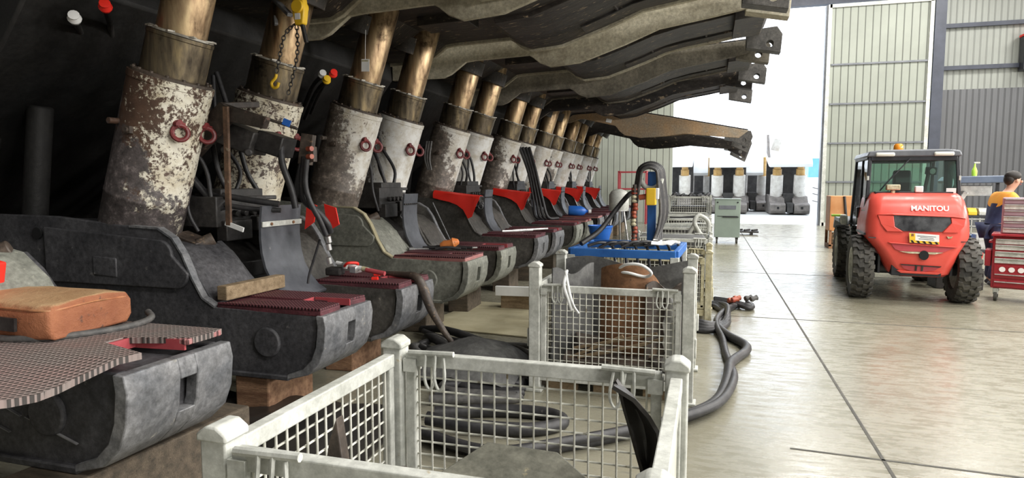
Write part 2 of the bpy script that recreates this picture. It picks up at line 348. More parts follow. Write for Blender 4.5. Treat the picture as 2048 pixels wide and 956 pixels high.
# ------------------------------------------------------------------ mesh kit
def cat(points, n=6):
    """smooth curve through points"""
    P = [Vector(p) for p in points]
    if len(P) < 3: return P
    out = []
    Q = [P[0] * 2 - P[1]] + P + [P[-1] * 2 - P[-2]]
    for i in range(1, len(Q) - 2):
        p0, p1, p2, p3 = Q[i - 1], Q[i], Q[i + 1], Q[i + 2]
        for k in range(n):
            t = k / n
            out.append(0.5 * ((2 * p1) + (p2 - p0) * t + (2 * p0 - 5 * p1 + 4 * p2 - p3) * t * t + (3 * p1 - p0 - 3 * p2 + p3) * t ** 3))
    out.append(P[-1])
    return out
class MB:
    def __init__(s): s.bm = bmesh.new()
    def _f(s, vs):
        try: return s.bm.faces.new(vs)
        except ValueError: return None
    def box(s, c, sz, rot=None):
        c = Vector(c); h = Vector(sz) / 2
        R = Euler(rot).to_matrix() if rot is not None else Matrix.Identity(3)
        v = [s.bm.verts.new(c + R @ Vector((x * h.x, y * h.y, z * h.z))) for x in (-1, 1) for y in (-1, 1) for z in (-1, 1)]
        for q in ((0, 1, 3, 2), (4, 6, 7, 5), (0, 4, 5, 1), (2, 3, 7, 6), (0, 2, 6, 4), (1, 5, 7, 3)):
            s._f([v[i] for i in q])
        return s
    def bar(s, a, b, w, h=None, up=(0, 0, 1)):
        """box beam from a to b"""
        a, b = Vector(a), Vector(b); h = h or w
        d = (b - a).normalized(); u = Vector(up)
        if abs(d.dot(u)) > 0.98: u = Vector((1, 0, 0))
        r = d.cross(u).normalized(); u = r.cross(d)
        vs = []
        for p in (a, b):
            for x, y in ((-1, -1), (1, -1), (1, 1), (-1, 1)):
                vs.append(s.bm.verts.new(p + r * x * w / 2 + u * y * h / 2))
        s._f(vs[3::-1]); s._f(vs[4:])
        for i in range(4):
            j = (i + 1) % 4
            s._f([vs[i], vs[j], vs[4 + j], vs[4 + i]])
        return s
    def prism(s, pts, lo, hi, axis='Y'):
        """polygon extruded along an axis; pts are the two other coordinates in order"""
        def P(p, t):
            if axis == 'Y': return (p[0], t, p[1])
            if axis == 'X': return (t, p[0], p[1])
            return (p[0], p[1], t)
        a = [s.bm.verts.new(P(p, lo)) for p in pts]
        b = [s.bm.verts.new(P(p, hi)) for p in pts]
        s._f(a); s._f(b[::-1])
        n = len(pts)
        for i in range(n):
            j = (i + 1) % n
            s._f([a[j], a[i], b[i], b[j]])
        return s
    def tube(s, pts, r, seg=8, cap=True, smooth=0):
        P = cat(pts, smooth) if smooth else [Vector(p) for p in pts]
        rings = []
        t0 = (P[1] - P[0]).normalized()
        u = t0.orthogonal().normalized()
        for i, p in enumerate(P):
            t = (P[min(i + 1, len(P) - 1)] - P[max(i - 1, 0)])
            if t.length < 1e-9: t = t0
            t = t.normalized()
            u = (u - t * u.dot(t))
            u = u.normalized() if u.length > 1e-6 else t.orthogonal().normalized()
            w = t.cross(u)
            rr = r(i / (len(P) - 1)) if callable(r) else r
            rings.append([s.bm.verts.new(p + (u * math.cos(2 * PI * k / seg) + w * math.sin(2 * PI * k / seg)) * rr) for k in range(seg)])
        for a, b in zip(rings, rings[1:]):
            for k in range(seg):
                s._f([a[k], a[(k + 1) % seg], b[(k + 1) % seg], b[k]])
        if cap:
            s._f(rings[0][::-1]); s._f(rings[-1])
        return s
    def lathe(s, prof, org, axis, seg=40, closed=False):
        """prof: (radius, height along axis)"""
        org = Vector(org); ax = Vector(axis).normalized()
        u = ax.orthogonal().normalized(); w = ax.cross(u)
        rings = []
        for r, h in prof:
            if r < 1e-6: rings.append([s.bm.verts.new(org + ax * h)])
            else: rings.append([s.bm.verts.new(org + ax * h + (u * math.cos(2 * PI * k / seg) + w * math.sin(2 * PI * k / seg)) * r) for k in range(seg)])
        prs = list(zip(rings, rings[1:]))
        if closed: prs.append((rings[-1], rings[0]))
        for a, b in prs:
            for k in range(seg):
                j = (k + 1) % seg
                if len(a) == 1 and len(b) == 1: continue
                if len(a) == 1: s._f([a[0], b[j], b[k]])
                elif len(b) == 1: s._f([a[k], a[j], b[0]])
                else: s._f([a[k], a[j], b[j], b[k]])
        return s
    def cyl(s, a, b, r, r2=None, seg=24):
        a, b = Vector(a), Vector(b); L = (b - a).length
        return s.lathe([(0, 0), (r, 0), (r if r2 is None else r2, L), (0, L)], a, b - a, seg)
    def ring(s, c, axis, R, r, seg=20, rs=8, arc=2 * PI, start=0.0, u=None):
        c = Vector(c); ax = Vector(axis).normalized()
        u = Vector(u).normalized() if u else ax.orthogonal().normalized()
        w = ax.cross(u)
        pts = [c + (u * math.cos(start + arc * k / seg) + w * math.sin(start + arc * k / seg)) * R for k in range(seg + 1)]
        return s.tube(pts, r, rs, cap=arc < 2 * PI - 0.01)
    def holeplate(s, pts, hc, hr, lo, hi, n=32):
        """plate in XZ with a round hole, extruded along Y"""
        hc = Vector(hc)
        def hit(a):
            d = Vector((math.cos(a), math.sin(a))); best = None
            for i in range(len(pts)):
                p = Vector(pts[i]); q = Vector(pts[(i + 1) % len(pts)]); e = q - p
                den = d.x * e.y - d.y * e.x
                if abs(den) < 1e-9: continue
                w = p - hc
                t = (w.x * e.y - w.y * e.x) / den; k = (w.x * d.y - w.y * d.x) / den
                if t > 0 and -1e-6 <= k <= 1 + 1e-6 and (best is None or t < best): best = t
            return hc + d * best
        an = sorted([2 * PI * k / n for k in range(n)] + [math.atan2(p[1] - hc.y, p[0] - hc.x) % (2 * PI) for p in pts])
        an = [a for i, a in enumerate(an) if i == 0 or a - an[i - 1] > 1e-4]
        O = [hit(a) for a in an]; I = [hc + Vector((math.cos(a), math.sin(a))) * hr for a in an]
        V = [[s.bm.verts.new((p.x, y, p.y)) for p in L] for L in (O, I) for y in (lo, hi)]
        m = len(an)
        for i in range(m):
            j = (i + 1) % m
            s._f([V[0][i], V[0][j], V[2][j], V[2][i]]); s._f([V[1][j], V[1][i], V[3][i], V[3][j]])
            s._f([V[0][j], V[0][i], V[1][i], V[1][j]]); s._f([V[2][i], V[2][j], V[3][j], V[3][i]])
        return s
    def sphere(s, c, r, sz=(1, 1, 1), seg=16):
        n = seg // 2
        prof = [(math.sin(PI * k / n), -math.cos(PI * k / n)) for k in range(n + 1)]
        k0 = len(s.bm.verts)
        s.lathe(prof, (0, 0, 0), (0, 0, 1), seg)
        s.bm.verts.ensure_lookup_table()
        for v in s.bm.verts[k0:]:
            v.co = Vector(c) + Vector((v.co.x * r * sz[0], v.co.y * r * sz[1], v.co.z * r * sz[2]))
        return s
    def sheet(s, rows, th):
        """grid of points (rows of equal length) given a thickness along its normals"""
        V = [[s.bm.verts.new(p) for p in r] for r in rows]
        fs = []
        for a, b in zip(V, V[1:]):
            for i in range(len(a) - 1):
                fs.append(s._f([a[i], a[i + 1], b[i + 1], b[i]]))
        s.bm.normal_update()
        g = bmesh.ops.solidify(s.bm, geom=[f for f in fs if f], thickness=th)
        return s
    def move(s, d, rot=None, i0=0):
        s.bm.verts.ensure_lookup_table()
        R = Euler(rot).to_matrix() if rot is not None else None
        for v in s.bm.verts[i0:]:
            v.co = (R @ v.co if R else v.co) + Vector(d)
        return s
    def build(s, name, mat, parent=None, smooth=40, bevel=0.0, bseg=2, subsurf=0):
        me = bpy.data.meshes.new(name)
        bmesh.ops.recalc_face_normals(s.bm, faces=s.bm.faces)
        s.bm.to_mesh(me); s.bm.free()
        mats = mat if isinstance(mat, list) else [mat]
        for m in mats: me.materials.append(m)
        if smooth:
            me.polygons.foreach_set('use_smooth', [True] * len(me.polygons))
            me.set_sharp_from_angle(angle=math.radians(smooth))
        o = bpy.data.objects.new(name, me)
        COL.objects.link(o)
        if parent: o.parent = parent
        if bevel:
            md = o.modifiers.new('bevel', 'BEVEL'); md.width = bevel; md.segments = bseg
            md.limit_method = 'ANGLE'; md.angle_limit = math.radians(35); md.harden_normals = False
        if subsurf:
            md = o.modifiers.new('sub', 'SUBSURF'); md.levels = subsurf; md.render_levels = subsurf
        return o
def tag(o, label=None, cat_=None, group=None, kind=None):
    if label: o['label'] = label
    if cat_: o['category'] = cat_
    if group: o['group'] = group
    if kind: o['kind'] = kind
    return o
def thing(name, label, cat_, loc=(0, 0, 0), rz=0.0, group=None, rot=None):
    o = bpy.data.objects.new(name, None)
    COL.objects.link(o)
    o.empty_display_size = 0.1
    o.location = loc
    o.rotation_euler = rot if rot is not None else (0, 0, rz)
    return tag(o, label, cat_, group)
def struct(name, mb, mat, bevel=0.0, smooth=0, parent=None):
    o = mb.build(name, mat, parent, smooth=smooth, bevel=bevel)
    if not parent: o['kind'] = 'structure'
    return o
def dup(o, parent=None):
    c = o.copy(); COL.objects.link(c)
    if parent: c.parent = parent
    for ch in list(o.children): dup(ch, c)
    return c

# ------------------------------------------------------------------ the room
WY = 26.8
struct('floor', MB().box((3.0, 9.4, -0.1), (26, 34.9, 0.2)), M['floor'])
jm = MB()
jm.box((1.0, 10, 0.0012), (0.02, 32, 0.002))
for jy in (8.15, 12.2, 16.4, 20.6): jm.box((8.0, jy, 0.0012), (15.6, 0.02, 0.002))
jm.box((6.6, 10, 0.0012), (0.02, 32, 0.002))
jm.box((3.0, 4.0, 0.0012), (5.0, 0.02, 0.002), (0, 0, -0.05))
struct('floor_joints', jm, M['joint'])
struct('exterior_ground', MB().box((3, 62, -0.11), (120, 70.3, 0.2)), M['yard'])
# back wall: left bay with opening for the big sliding door, grey bay at the right
struct('wall_back_left', MB().box((-5.75, WY + 0.06, 5), (8.6, 0.12, 10)), M['cladbay_lit'])
struct('wall_back_upper', MB().box((3.0, WY + 0.3, 9.1), (8.9, 0.12, 1.8)), M['darkblue'])
struct('wall_back_right_lower', MB().box((11.8, WY + 0.06, 2.43), (8.6, 0.12, 4.86)), M['claddark'])
struct('wall_back_right_upper', MB().box((11.8, WY + 0.10, 7.43), (8.6, 0.12, 5.14)), M['cladwall'])
gm = MB()
for gz in (5.6, 7.05, 8.5): gm.box((11.8, WY - 0.06, gz), (8.6, 0.10, 0.14))
struct('trim_1', gm, M['darkblue'])
cm = MB().box((7.52, WY - 0.2, 5), (0.06, 0.34, 10)).box((7.52, WY - 0.38, 5), (0.34, 0.03, 10)).box((7.52, WY - 0.02, 5), (0.34, 0.03, 10))
struct('column_right', cm, M['darkblue'])
struct('trim_2', MB().box((3.0, WY - 0.05, 8.35), (9.2, 0.3, 0.55)), M['darkblue'])
# sliding door leaf
dr = thing('door_1', 'tall pale ribbed sliding door leaf slid open beside the bright doorway', 'door', (5.65, WY - 0.32, 0))
dr['kind'] = 'structure'
dl = MB().box((0, 0, 4.0), (3.2, 0.04, 7.9)).build('door_sheet', M['cladlight'], dr, 0)
df = MB()
for x in (-1.64, 1.6): df.box((x, -0.02, 4.0), (0.12, 0.14, 8.0))
for z in (0.06, 7.94): df.box((0, -0.02, z), (3.3, 0.14, 0.12))
df.build('door_frame', M['galv'], dr, 0)
dg = MB()
for z in (1.62, 3.03, 4.45, 5.86): dg.box((0, -0.035, z), (3.1, 0.07, 0.06))
dg.build('door_girt', M['machgrey'], dr, 0)
struct('trim_3', MB().box((3.96, WY - 0.15, 4), (0.14, 0.3, 8)), M['machgrey'])
struct('wall_left', MB().box((-10, 9.4, 5), (0.15, 34.8, 10)), M['walldark'])  # dark colour stands in for the unlit side behind the supports
struct('wall_right', MB().box((16, 9.4, 5), (0.15, 34.8, 10)), M['wallplain'])
struct('wall_rear', MB().box((3, -8, 5), (26, 0.15, 10)), M['wallplain'])
struct('ceiling', MB().box((3, 9.4, 10.06), (26.2, 35, 0.12)), M['wallplain'])
# ------------------------------------------------------------------ roof supports (the long row at the left)
AX = Vector((0.31, 0, 0.951)).normalized()     # lean of the hydraulic legs
SX = 4.0                                       # authored with X in hall metres, root at X = -4
def sh(mb): return mb.move((SX, 0, 0))
LEAN0 = Vector((-4.19, 0, 1.15))
def axp(t, y): return LEAN0 + AX * t + Vector((0, y, 0))

def toe_profile(dx=0):
    return [(-2.37, .735), (-2.355, .66), (-2.37, .52), (-2.41, .42), (-2.50, .335), (-2.66, .29), (-2.66, .325), (-2.54, .37), (-2.47, .44), (-2.435, .53), (-2.42, .66), (-2.43, .735)]
def pontoon(root, y0, steel, toe, rim, near, stud=None, pad_len=.85, notch=True, padmat=None, pad=True, cover=None):
    # body between the side plates
    body = MB()
    body.prism([(-2.44, .715), (-3.27, .735), (-3.45, 1.00), (-3.62, 1.12), (-3.85, 1.16), (-4.9, 1.16), (-6.1, 1.0), (-6.15, .32), (-2.68, .315), (-2.52, .36), (-2.45, .44)], y0 - .24, y0 + .24)
    side = [(-2.43, .735), (-3.24, .745), (-3.34, .80), (-3.42, .93), (-3.50, 1.10), (-3.58, 1.21), (-3.70, 1.275), (-3.9, 1.285), (-4.66, 1.35), (-5.4, 1.36), (-6.0, 1.2), (-6.2, .95), (-6.2, .31), (-2.66, .31), (-2.54, .355), (-2.46, .44)]
    inner = [(-2.43, .735), (-3.24, .745), (-3.40, .90), (-3.54, 1.06), (-3.66, 1.15), (-3.74, 1.03), (-3.84, .98), (-3.96, 1.02), (-4.02, 1.2), (-4.66, 1.3), (-5.4, 1.3), (-6.0, 1.1), (-6.2, .95), (-6.2, .31), (-2.66, .31), (-2.54, .355), (-2.46, .44)]
    a, b = (side, inner) if near else (side, side)
    body.prism(a, y0 - .285, y0 - .235)
    body.prism(b, y0 + .235, y0 + .285)
    # ski plate under the pontoon
    body.box((-4.4, y0, .30), (3.5, .62, .035))
    p = sh(body).build('pontoon', steel, root, 30, .008)
    # toe plate with its slot
    pr = toe_profile()
    t = MB()
    t.prism(pr, y0 - .31, y0 - .025); t.prism(pr, y0 + .075, y0 + .31)
    t.prism([pr[0], (-2.357, .68), (-2.357, .64), (-2.42, .64), (-2.43, .735)], y0 - .025, y0 + .075)
    t.prism([(-2.375, .49), pr[3], pr[4], pr[5], pr[6], pr[7], pr[8], (-2.45, .49)], y0 - .025, y0 + .075)
    sh(t).build('toe_plate', toe, p, 40, .006)
    # edge strip on the ramp of the outer plate
    ys = y0 - .289 if near else y0 + .239
    rm = MB()
    line = [(-3.24, .747), (-3.34, .803), (-3.42, .933), (-3.50, 1.103), (-3.58, 1.213), (-3.70, 1.279), (-3.95, 1.289)]
    for (x1, z1), (x2, z2) in zip(line, line[1:]):
        rm.bar((x1, ys + .025, z1), (x2, ys + .025, z2), .06, .014)
    sh(rm).build('ramp_edge', rim, p, 30)
    if cover:
        c = MB()
        R = .11
        x0, x1, z0, z1 = -4.75, -3.44, .86, 1.20
        pts = [(x0, z0)]
        for (cx, cz, a0) in ((x1 - R, z0 + R * 1.0, -90), (x1 - R * 2.2, z1 - R, 0)):
            for k in range(7):
                an = math.radians(a0 + 15 * k); pts.append((cx + R * math.cos(an), cz + R * math.sin(an)))
        pts.append((x0, z1 + .07))
        c.prism(pts, y0 - .31, y0 - .28)
        # small hatch cast on it
        c.prism([(-4.28, .93), (-4.06, .92), (-4.06, 1.06), (-4.28, 1.07)], y0 - .318, y0 - .30)
        sh(c).build('side_cover', cover, p, 30, .012, 3)
        h = MB().cyl((-4.83, y0 - .30, 1.22), (-4.83, y0 - .28, 1.22), .045)
        sh(h).build('bolt_hole', M['dark'], p)
    if near:
        so = MB().lathe([(.20, -.14), (.262, -.10), (.272, .0), (.25, .06), (.2, .05)], axp(0, y0), AX, 30, closed=True)
        so.box((-3.84, y0 + .15, 1.08), (.24, .16, .22), (.1, .3, 0)).cyl((-3.74, y0 + .12, 1.12), (-3.66, y0 + .20, 1.17), .05, seg=12)
        sh(so).build('leg_socket', M['steel_brown'], p, 40, .008)
    # round boss on the near side
    bs = MB().cyl((-2.82, y0 - .305, .53), (-2.82, y0 - .28, .53), .10, .105, 28)
    sh(bs).build('boss', steel, p, 40, .008)
    if pad:
        x1, x0 = -2.40, -2.40 - pad_len
        P = [(x1, y0 - .29), (x1, y0 - .055), (x1 - .28, y0 - .045), (x1 - .30, y0 + .075), (x1 - .02, y0 + .085), (x1 + .01, y0 + .27), (x0, y0 + .28), (x0 + .02, y0 - .28)] if notch else [(x1, y0 - .29), (x1, y0 + .27), (x0, y0 + .28), (x0 + .02, y0 - .28)]
        z = .747
        q = MB().prism(P, z - .02, z + .02, 'Z')
        if notch:
            P2 = [(a - .015, b) for a, b in P]
        pd = sh(q).build('step_pad', padmat or M['redpad'], p, 30, .008)
        st = MB().prism([(x1 - .005, y0 - .295), (x1 - .005, y0 - .058), (x1 - .283, y0 - .048), (x1 - .303, y0 - .03), (x0 + .03, y0 - .285)], z + .018, z + .034, 'Z')
        st.prism([(x1 - .025, y0 + .088), (x1 + .005, y0 + .27), (x0 + .01, y0 + .28), (x0 + .01, y0 - .0), (x1 - .303, y0 - .0), (x1 - .30, y0 + .08)], z + .018, z + .034, 'Z')
        sh(st).build('tread_layer', stud or M['studpad'], pd, 30, .004)
        if notch:
            e = MB().box((x1 - .302, y0 + .015, z + .012), (.012, .12, .046)).box((x1 - .15, y0 + .084, z + .012), (.28, .010, .046))
            sh(e).build('notch_edge', M['redpad_edge'], pd, 0)
    return p

def leg(root, y0, paint, rodlen=.80, rods=True, seed=0):
    rnd = random.Random(seed)
    o = MB()
    L = 1.27
    prof = [(0, -.16), (.22, -.16), (.245, -.10), (.245, .03), (.262, .045), (.262, .10), (.285, .13), (.288, .36), (.291, .365), (.291, .385), (.288, .39), (.288, L - .05), (.293, L - .045), (.293, L), (.23, L), (0, L)]
    o.lathe(prof, axp(0, y0), AX, 48)
    o.cyl(axp(.93, y0) + Vector((-.13, -.24, 0)), axp(.93, y0) + Vector((-.14, -.335, 0)), .022, seg=12)
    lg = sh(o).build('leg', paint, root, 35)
    g = MB()
    g.lathe([(.235, L), (.275, L), (.275, L + .02), (.235, L + .025)], axp(0, y0), AX, 48, closed=True)
    for k in range(0, 360, 24):
        a = math.radians(k)
        u = AX.orthogonal().normalized(); w = AX.cross(u)
        c = axp(L + .02, y0) + (u * math.cos(a) + w * math.sin(a)) * .255
        g.cyl(c, c + AX * .014, .012, seg=8)
    sh(g).build('gland_ring', M['steel_brown'], lg, 35)
    s2 = MB()
    s2.lathe([(0, L), (.222, L), (.222, L + .285), (.226, L + .29), (.226, L + .315), (.19, L + .32), (0, L + .32)], axp(0, y0), AX, 48)
    sh(s2).build('inner_stage', M['stage'], lg, 35)
    g2 = MB().lathe([(.18, L + .32), (.221, L + .32), (.215, L + .335), (.18, L + .335)], axp(0, y0), AX, 48, closed=True)
    for k in range(0, 360, 40):
        a = math.radians(k + 10); u = AX.orthogonal().normalized(); w = AX.cross(u)
        c = axp(L + .33, y0) + (u * math.cos(a) + w * math.sin(a)) * .205
        g2.box(c, (.05, .05, .012), (0, 0, a))
    sh(g2).build('wiper_ring', M['gland'], lg, 35)
    r = MB().lathe([(0, L + .3), (.172, L + .3), (.172, L + .36 + rodlen), (.15, L + .40 + rodlen), (0, L + .42 + rodlen)], axp(0, y0), AX, 48)
    sh(r).build('piston_rod', M['rod'], lg, 35)
    # two lifting shackles on the front of the barrel
    for dy, dxx in ((-.13, .0), (.13, .0)):
        base = axp(.88, y0 + dy)
        nrm = Vector((math.sqrt(max(.0, .29 ** 2 - dy ** 2)), 0, 0))
        c = base + nrm * 1.03
        m = MB().cyl(c + Vector((-.05, 0, .03)), c + Vector((.035, 0, .03)), .03, seg=12)
        m.ring(c + Vector((.03, 0, -.035)), Vector((.75, -.6, .05)), .052, .017, 18, 8)
        m.bar(c + Vector((.03, -.045, .025)), c + Vector((.03, .045, .025)), .022)
        sh(m).build('lifting_shackle', M['shackle'], lg, 40)
    # hydraulic port block on the near flank
    pb = MB().box(axp(.86, y0) + Vector((.02, -.30, 0)), (.05, .03, .05)).cyl(axp(.86, y0) + Vector((.02, -.31, 0)), axp(.86, y0) + Vector((.02, -.335, 0)), .018, seg=10)
    sh(pb).build('port_block', M['steel_brown'], lg, 30)
    return lg

CAN_B = [(-4.35, 2.98), (-3.57, 2.985), (-3.45, 3.03), (-3.23, 3.185), (-3.1, 3.20), (-2.33, 3.23), (-2.27, 3.195), (-2.18, 3.12), (-2.03, 3.06), (-1.63, 3.095), (-1.05, 3.29), (-.62, 3.46), (.07, 3.57), (.62, 3.67)]
def canopy(root, pivot_tilt=0.0, side=None, dz=0.0, dx=0.0, lug=None):
    top = [(.78, 3.93), (-1.0, 3.80), (-3.2, 3.60), (-4.35, 3.45)]
    c = MB()
    RAISE = .21
    inner = [(x, z + RAISE) for x, z in CAN_B]
    c.prism(inner + top, -1.2, 1.2)
    # ribs and pockets under the plate
    for x0, x1, y0, y1, d in ((-2.0, .45, -.42, .42, .05), (-3.0, -2.4, -.2, .2, .10), (-1.3, .5, -1.05, -.72, .03), (-1.3, .5, .72, 1.05, .03)):
        seg = 6; pts = []
        def zb(x):
            for (xa, za), (xb, zb_) in zip(CAN_B, CAN_B[1:]):
                if xa <= x <= xb: return za + (zb_ - za) * (x - xa) / (xb - xa)
            return CAN_B[-1][1]
        lo = [(x0 + (x1 - x0) * k / seg, zb(x0 + (x1 - x0) * k / seg) + RAISE - d) for k in range(seg + 1)]
        hi = [(x, z + d + .02) for x, z in reversed(lo)]
        c.prism(lo + hi, y0, y1)
    for x in (-.95, -.15):
        c.bar((x, -1.15, zb(x) + RAISE - .005), (x + .1, 1.15, zb(x + .1) + RAISE - .005), .03, .03)
    # leg sockets
    for y in (-.56, .56):
        c.lathe([(.2, 0), (.27, 0), (.27, .2), (.2, .2)], axp(2.14, y), AX, 28, closed=True)
    rt = MB(); rt = c
    piv = Vector((-3.55, 0, 3.05))
    def tilt(mb):
        mb.bm.verts.ensure_lookup_table()
        R = Matrix.Rotation(pivot_tilt, 3, 'Y')
        for v in mb.bm.verts: v.co = piv + R @ (v.co - piv) + Vector((dx, 0, dz))
        return sh(mb)
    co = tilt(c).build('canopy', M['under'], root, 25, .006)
    for y in (-1.28, 1.22):
        p = MB().prism([(x, z + (0 if y < 0 else RAISE - .03)) for x, z in CAN_B] + [(x, z - .04) for x, z in top], y, y + .06)
        # welded edge bars that show as pale bands
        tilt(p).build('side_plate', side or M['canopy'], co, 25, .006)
    for y, ex in ((-1.27, 0.0), (1.0, .12)):
        q = MB().holeplate([(.40 + ex, 3.60), (.90 + ex, 3.50), (.92 + ex, 3.78), (.84 + ex, 3.90), (.40 + ex, 3.86)], (.74 + ex, 3.645), .052, y, y + .22)
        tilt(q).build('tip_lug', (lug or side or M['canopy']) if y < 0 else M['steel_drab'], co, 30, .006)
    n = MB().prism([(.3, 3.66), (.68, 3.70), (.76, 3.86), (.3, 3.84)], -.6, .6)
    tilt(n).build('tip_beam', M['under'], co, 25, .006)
    return co

def fender(root, strap, ya=-.30, yb=.06, dxf=.15):
    """curved guard sheet hanging between the two pontoons"""
    prof = [(-3.52, 1.42), (-3.535, 1.30), (-3.54, 1.17), (-3.53, 1.05), (-3.50, .93), (-3.44, .82), (-3.36, .735), (-3.28, .69)]
    m = MB()
    rows = [[(x, y, z) for y in (ya, ya + (yb - ya) / 3, ya + (yb - ya) * 2 / 3, yb)] for x, z in prof]
    m.sheet(rows, .02)
    m.move((dxf, 0, 0))
    f = sh(m).build('guard_sheet', M['fender'], root, 40)
    if strap:
        s = MB().box((-3.505 + dxf, (ya + yb) / 2, 1.275), (.014, yb - ya, .042), (0, .05, 0))
        sh(s).build('clamp_strap', M['galv'], f, 0, .003)
        for y in (ya + .1, yb - .12):
            b = MB().cyl((-3.50 + dxf, y, 1.275), (-3.488 + dxf, y, 1.275), .012, seg=10)
            sh(b).build('bolt', M['rust'], f)
    else:
        s = MB().box((-3.505 + dxf, (ya + yb) / 2, 1.30), (.014, yb - ya, .016))
        for k in range(6): s.cyl((-3.50 + dxf, ya + .04 + k * .055, 1.30), (-3.488 + dxf, ya + .04 + k * .055, 1.30), .007, seg=8)
        sh(s).build('bolt_row', M['steel_black'], f, 0)
    return f

def hose(root, pts, r=.018, mat=None, name='hose', seg=8, smooth=6):
    o = MB().tube(pts, r, seg, True, smooth)
    return (sh(o) if root and root.get('category') == 'roof support' else o).build(name, mat or M['hose'], root, 60)

def red_flap(root, y0, pts, name='red_flap'):
    """soft red sheet draped over the top of a pontoon plate"""
    rows = []
    n = len(pts)
    for i, (x, z, drop) in enumerate(pts):
        rows.append([(x, y0 - .30 - .004, z - drop), (x, y0 - .30, z - .02), (x, y0 - .22, z + .012), (x, y0 + .02, z + .015), (x, y0 + .20, z + .008)])
    m = MB().sheet(rows, .006)
    return sh(m).build(name, M['red'], root, 50)

M['ruststrut'] = mott('dark_rusted_strut', (0.05, 0.03, 0.02), (0.17, 0.095, 0.055), (0.3, 0.25, 0.18), 6, 0.7, 0, 0.3, grit=.4)
M['chalk'] = mott('grey_chalk', (0.16, 0.16, 0.165), (0.26, 0.26, 0.26), None, 9, 0.9)
M['bracket'] = mott('dark_brown_bracket', (0.022, 0.017, 0.014), (0.06, 0.045, 0.037), (0.14, 0.09, 0.07), 5, 0.5, 0, 0.4, grit=.5)
def bracket(root):
    """valve bank bracket leaning between the two legs of the nearest support"""
    b = MB()
    b.prism([(-3.98, 1.98), (-3.56, 2.20), (-3.16, 2.08), (-3.20, 2.00), (-3.50, 2.06), (-3.9, 1.72)], -.34, -.28)
    b.bar((-3.58, -.33, 2.18), (-3.58, .1, 2.24), .05)
    b.bar((-3.56, -.31, 2.19), (-3.10, -.05, 2.02), .11, .02)
    b.bar((-3.95, -.31, 1.95), (-3.56, -.31, 2.2), .05, .03)
    br = sh(b).build('valve_bracket', M['bracket'], root, 30, .006)
    v = MB()
    v.box((-3.55, -.12, 1.95), (.30, .30, .18), (0, .35, .2))
    v.box((-3.30, -.05, 1.90), (.22, .22, .16), (0, .3, .1))
    v.cyl((-3.74, -.25, 1.92), (-3.66, -.30, 1.96), .035, seg=12)
    v.cyl((-3.60, -.27, 1.85), (-3.55, -.33, 1.85), .03, seg=12)
    v.cyl((-3.42, -.22, 1.83), (-3.38, -.28, 1.83), .03, seg=12)
    sh(v).build('valve_block', M['steel_black'], br, 30, .01)
    r = MB().bar((-3.50, -.36, 2.17), (-3.53, -.34, 1.27), .024, .045)
    sh(r).build('rusty_strut', M['ruststrut'], br, 0, .004)
    t = MB().box((-3.475, -.345, 1.265), (.17, .012, .035), (0, .30, 0))
    sh(t).build('paper_tag', M['white'], br, 0)
    t = MB().box((-3.80, -.36, 2.11), (.20, .012, .045), (0, -.55, 0))
    sh(t).build('paper_tag', M['white'], br, 0)
    t = MB().box((-3.13, -.14, 2.06), (.06, .012, .05), (0, .4, .3))
    sh(t).build('blue_cap', M['blueplastic'], br, 0)
    k = MB().box((-3.05, .0, 1.86), (.10, .07, .24), (0, .15, .2)).box((-2.98, -.03, 1.82), (.05, .05, .12))
    sh(k).build('hose_clamp', M['steel_brown'], br, 0, .006)
    for i, z in enumerate((1.86, 1.80)):
        f = MB().cyl((-2.99, -.08, z), (-2.94, -.10, z), .02, seg=10)
        sh(f).build('hose_fitting', M['fitting'], br)
    return br

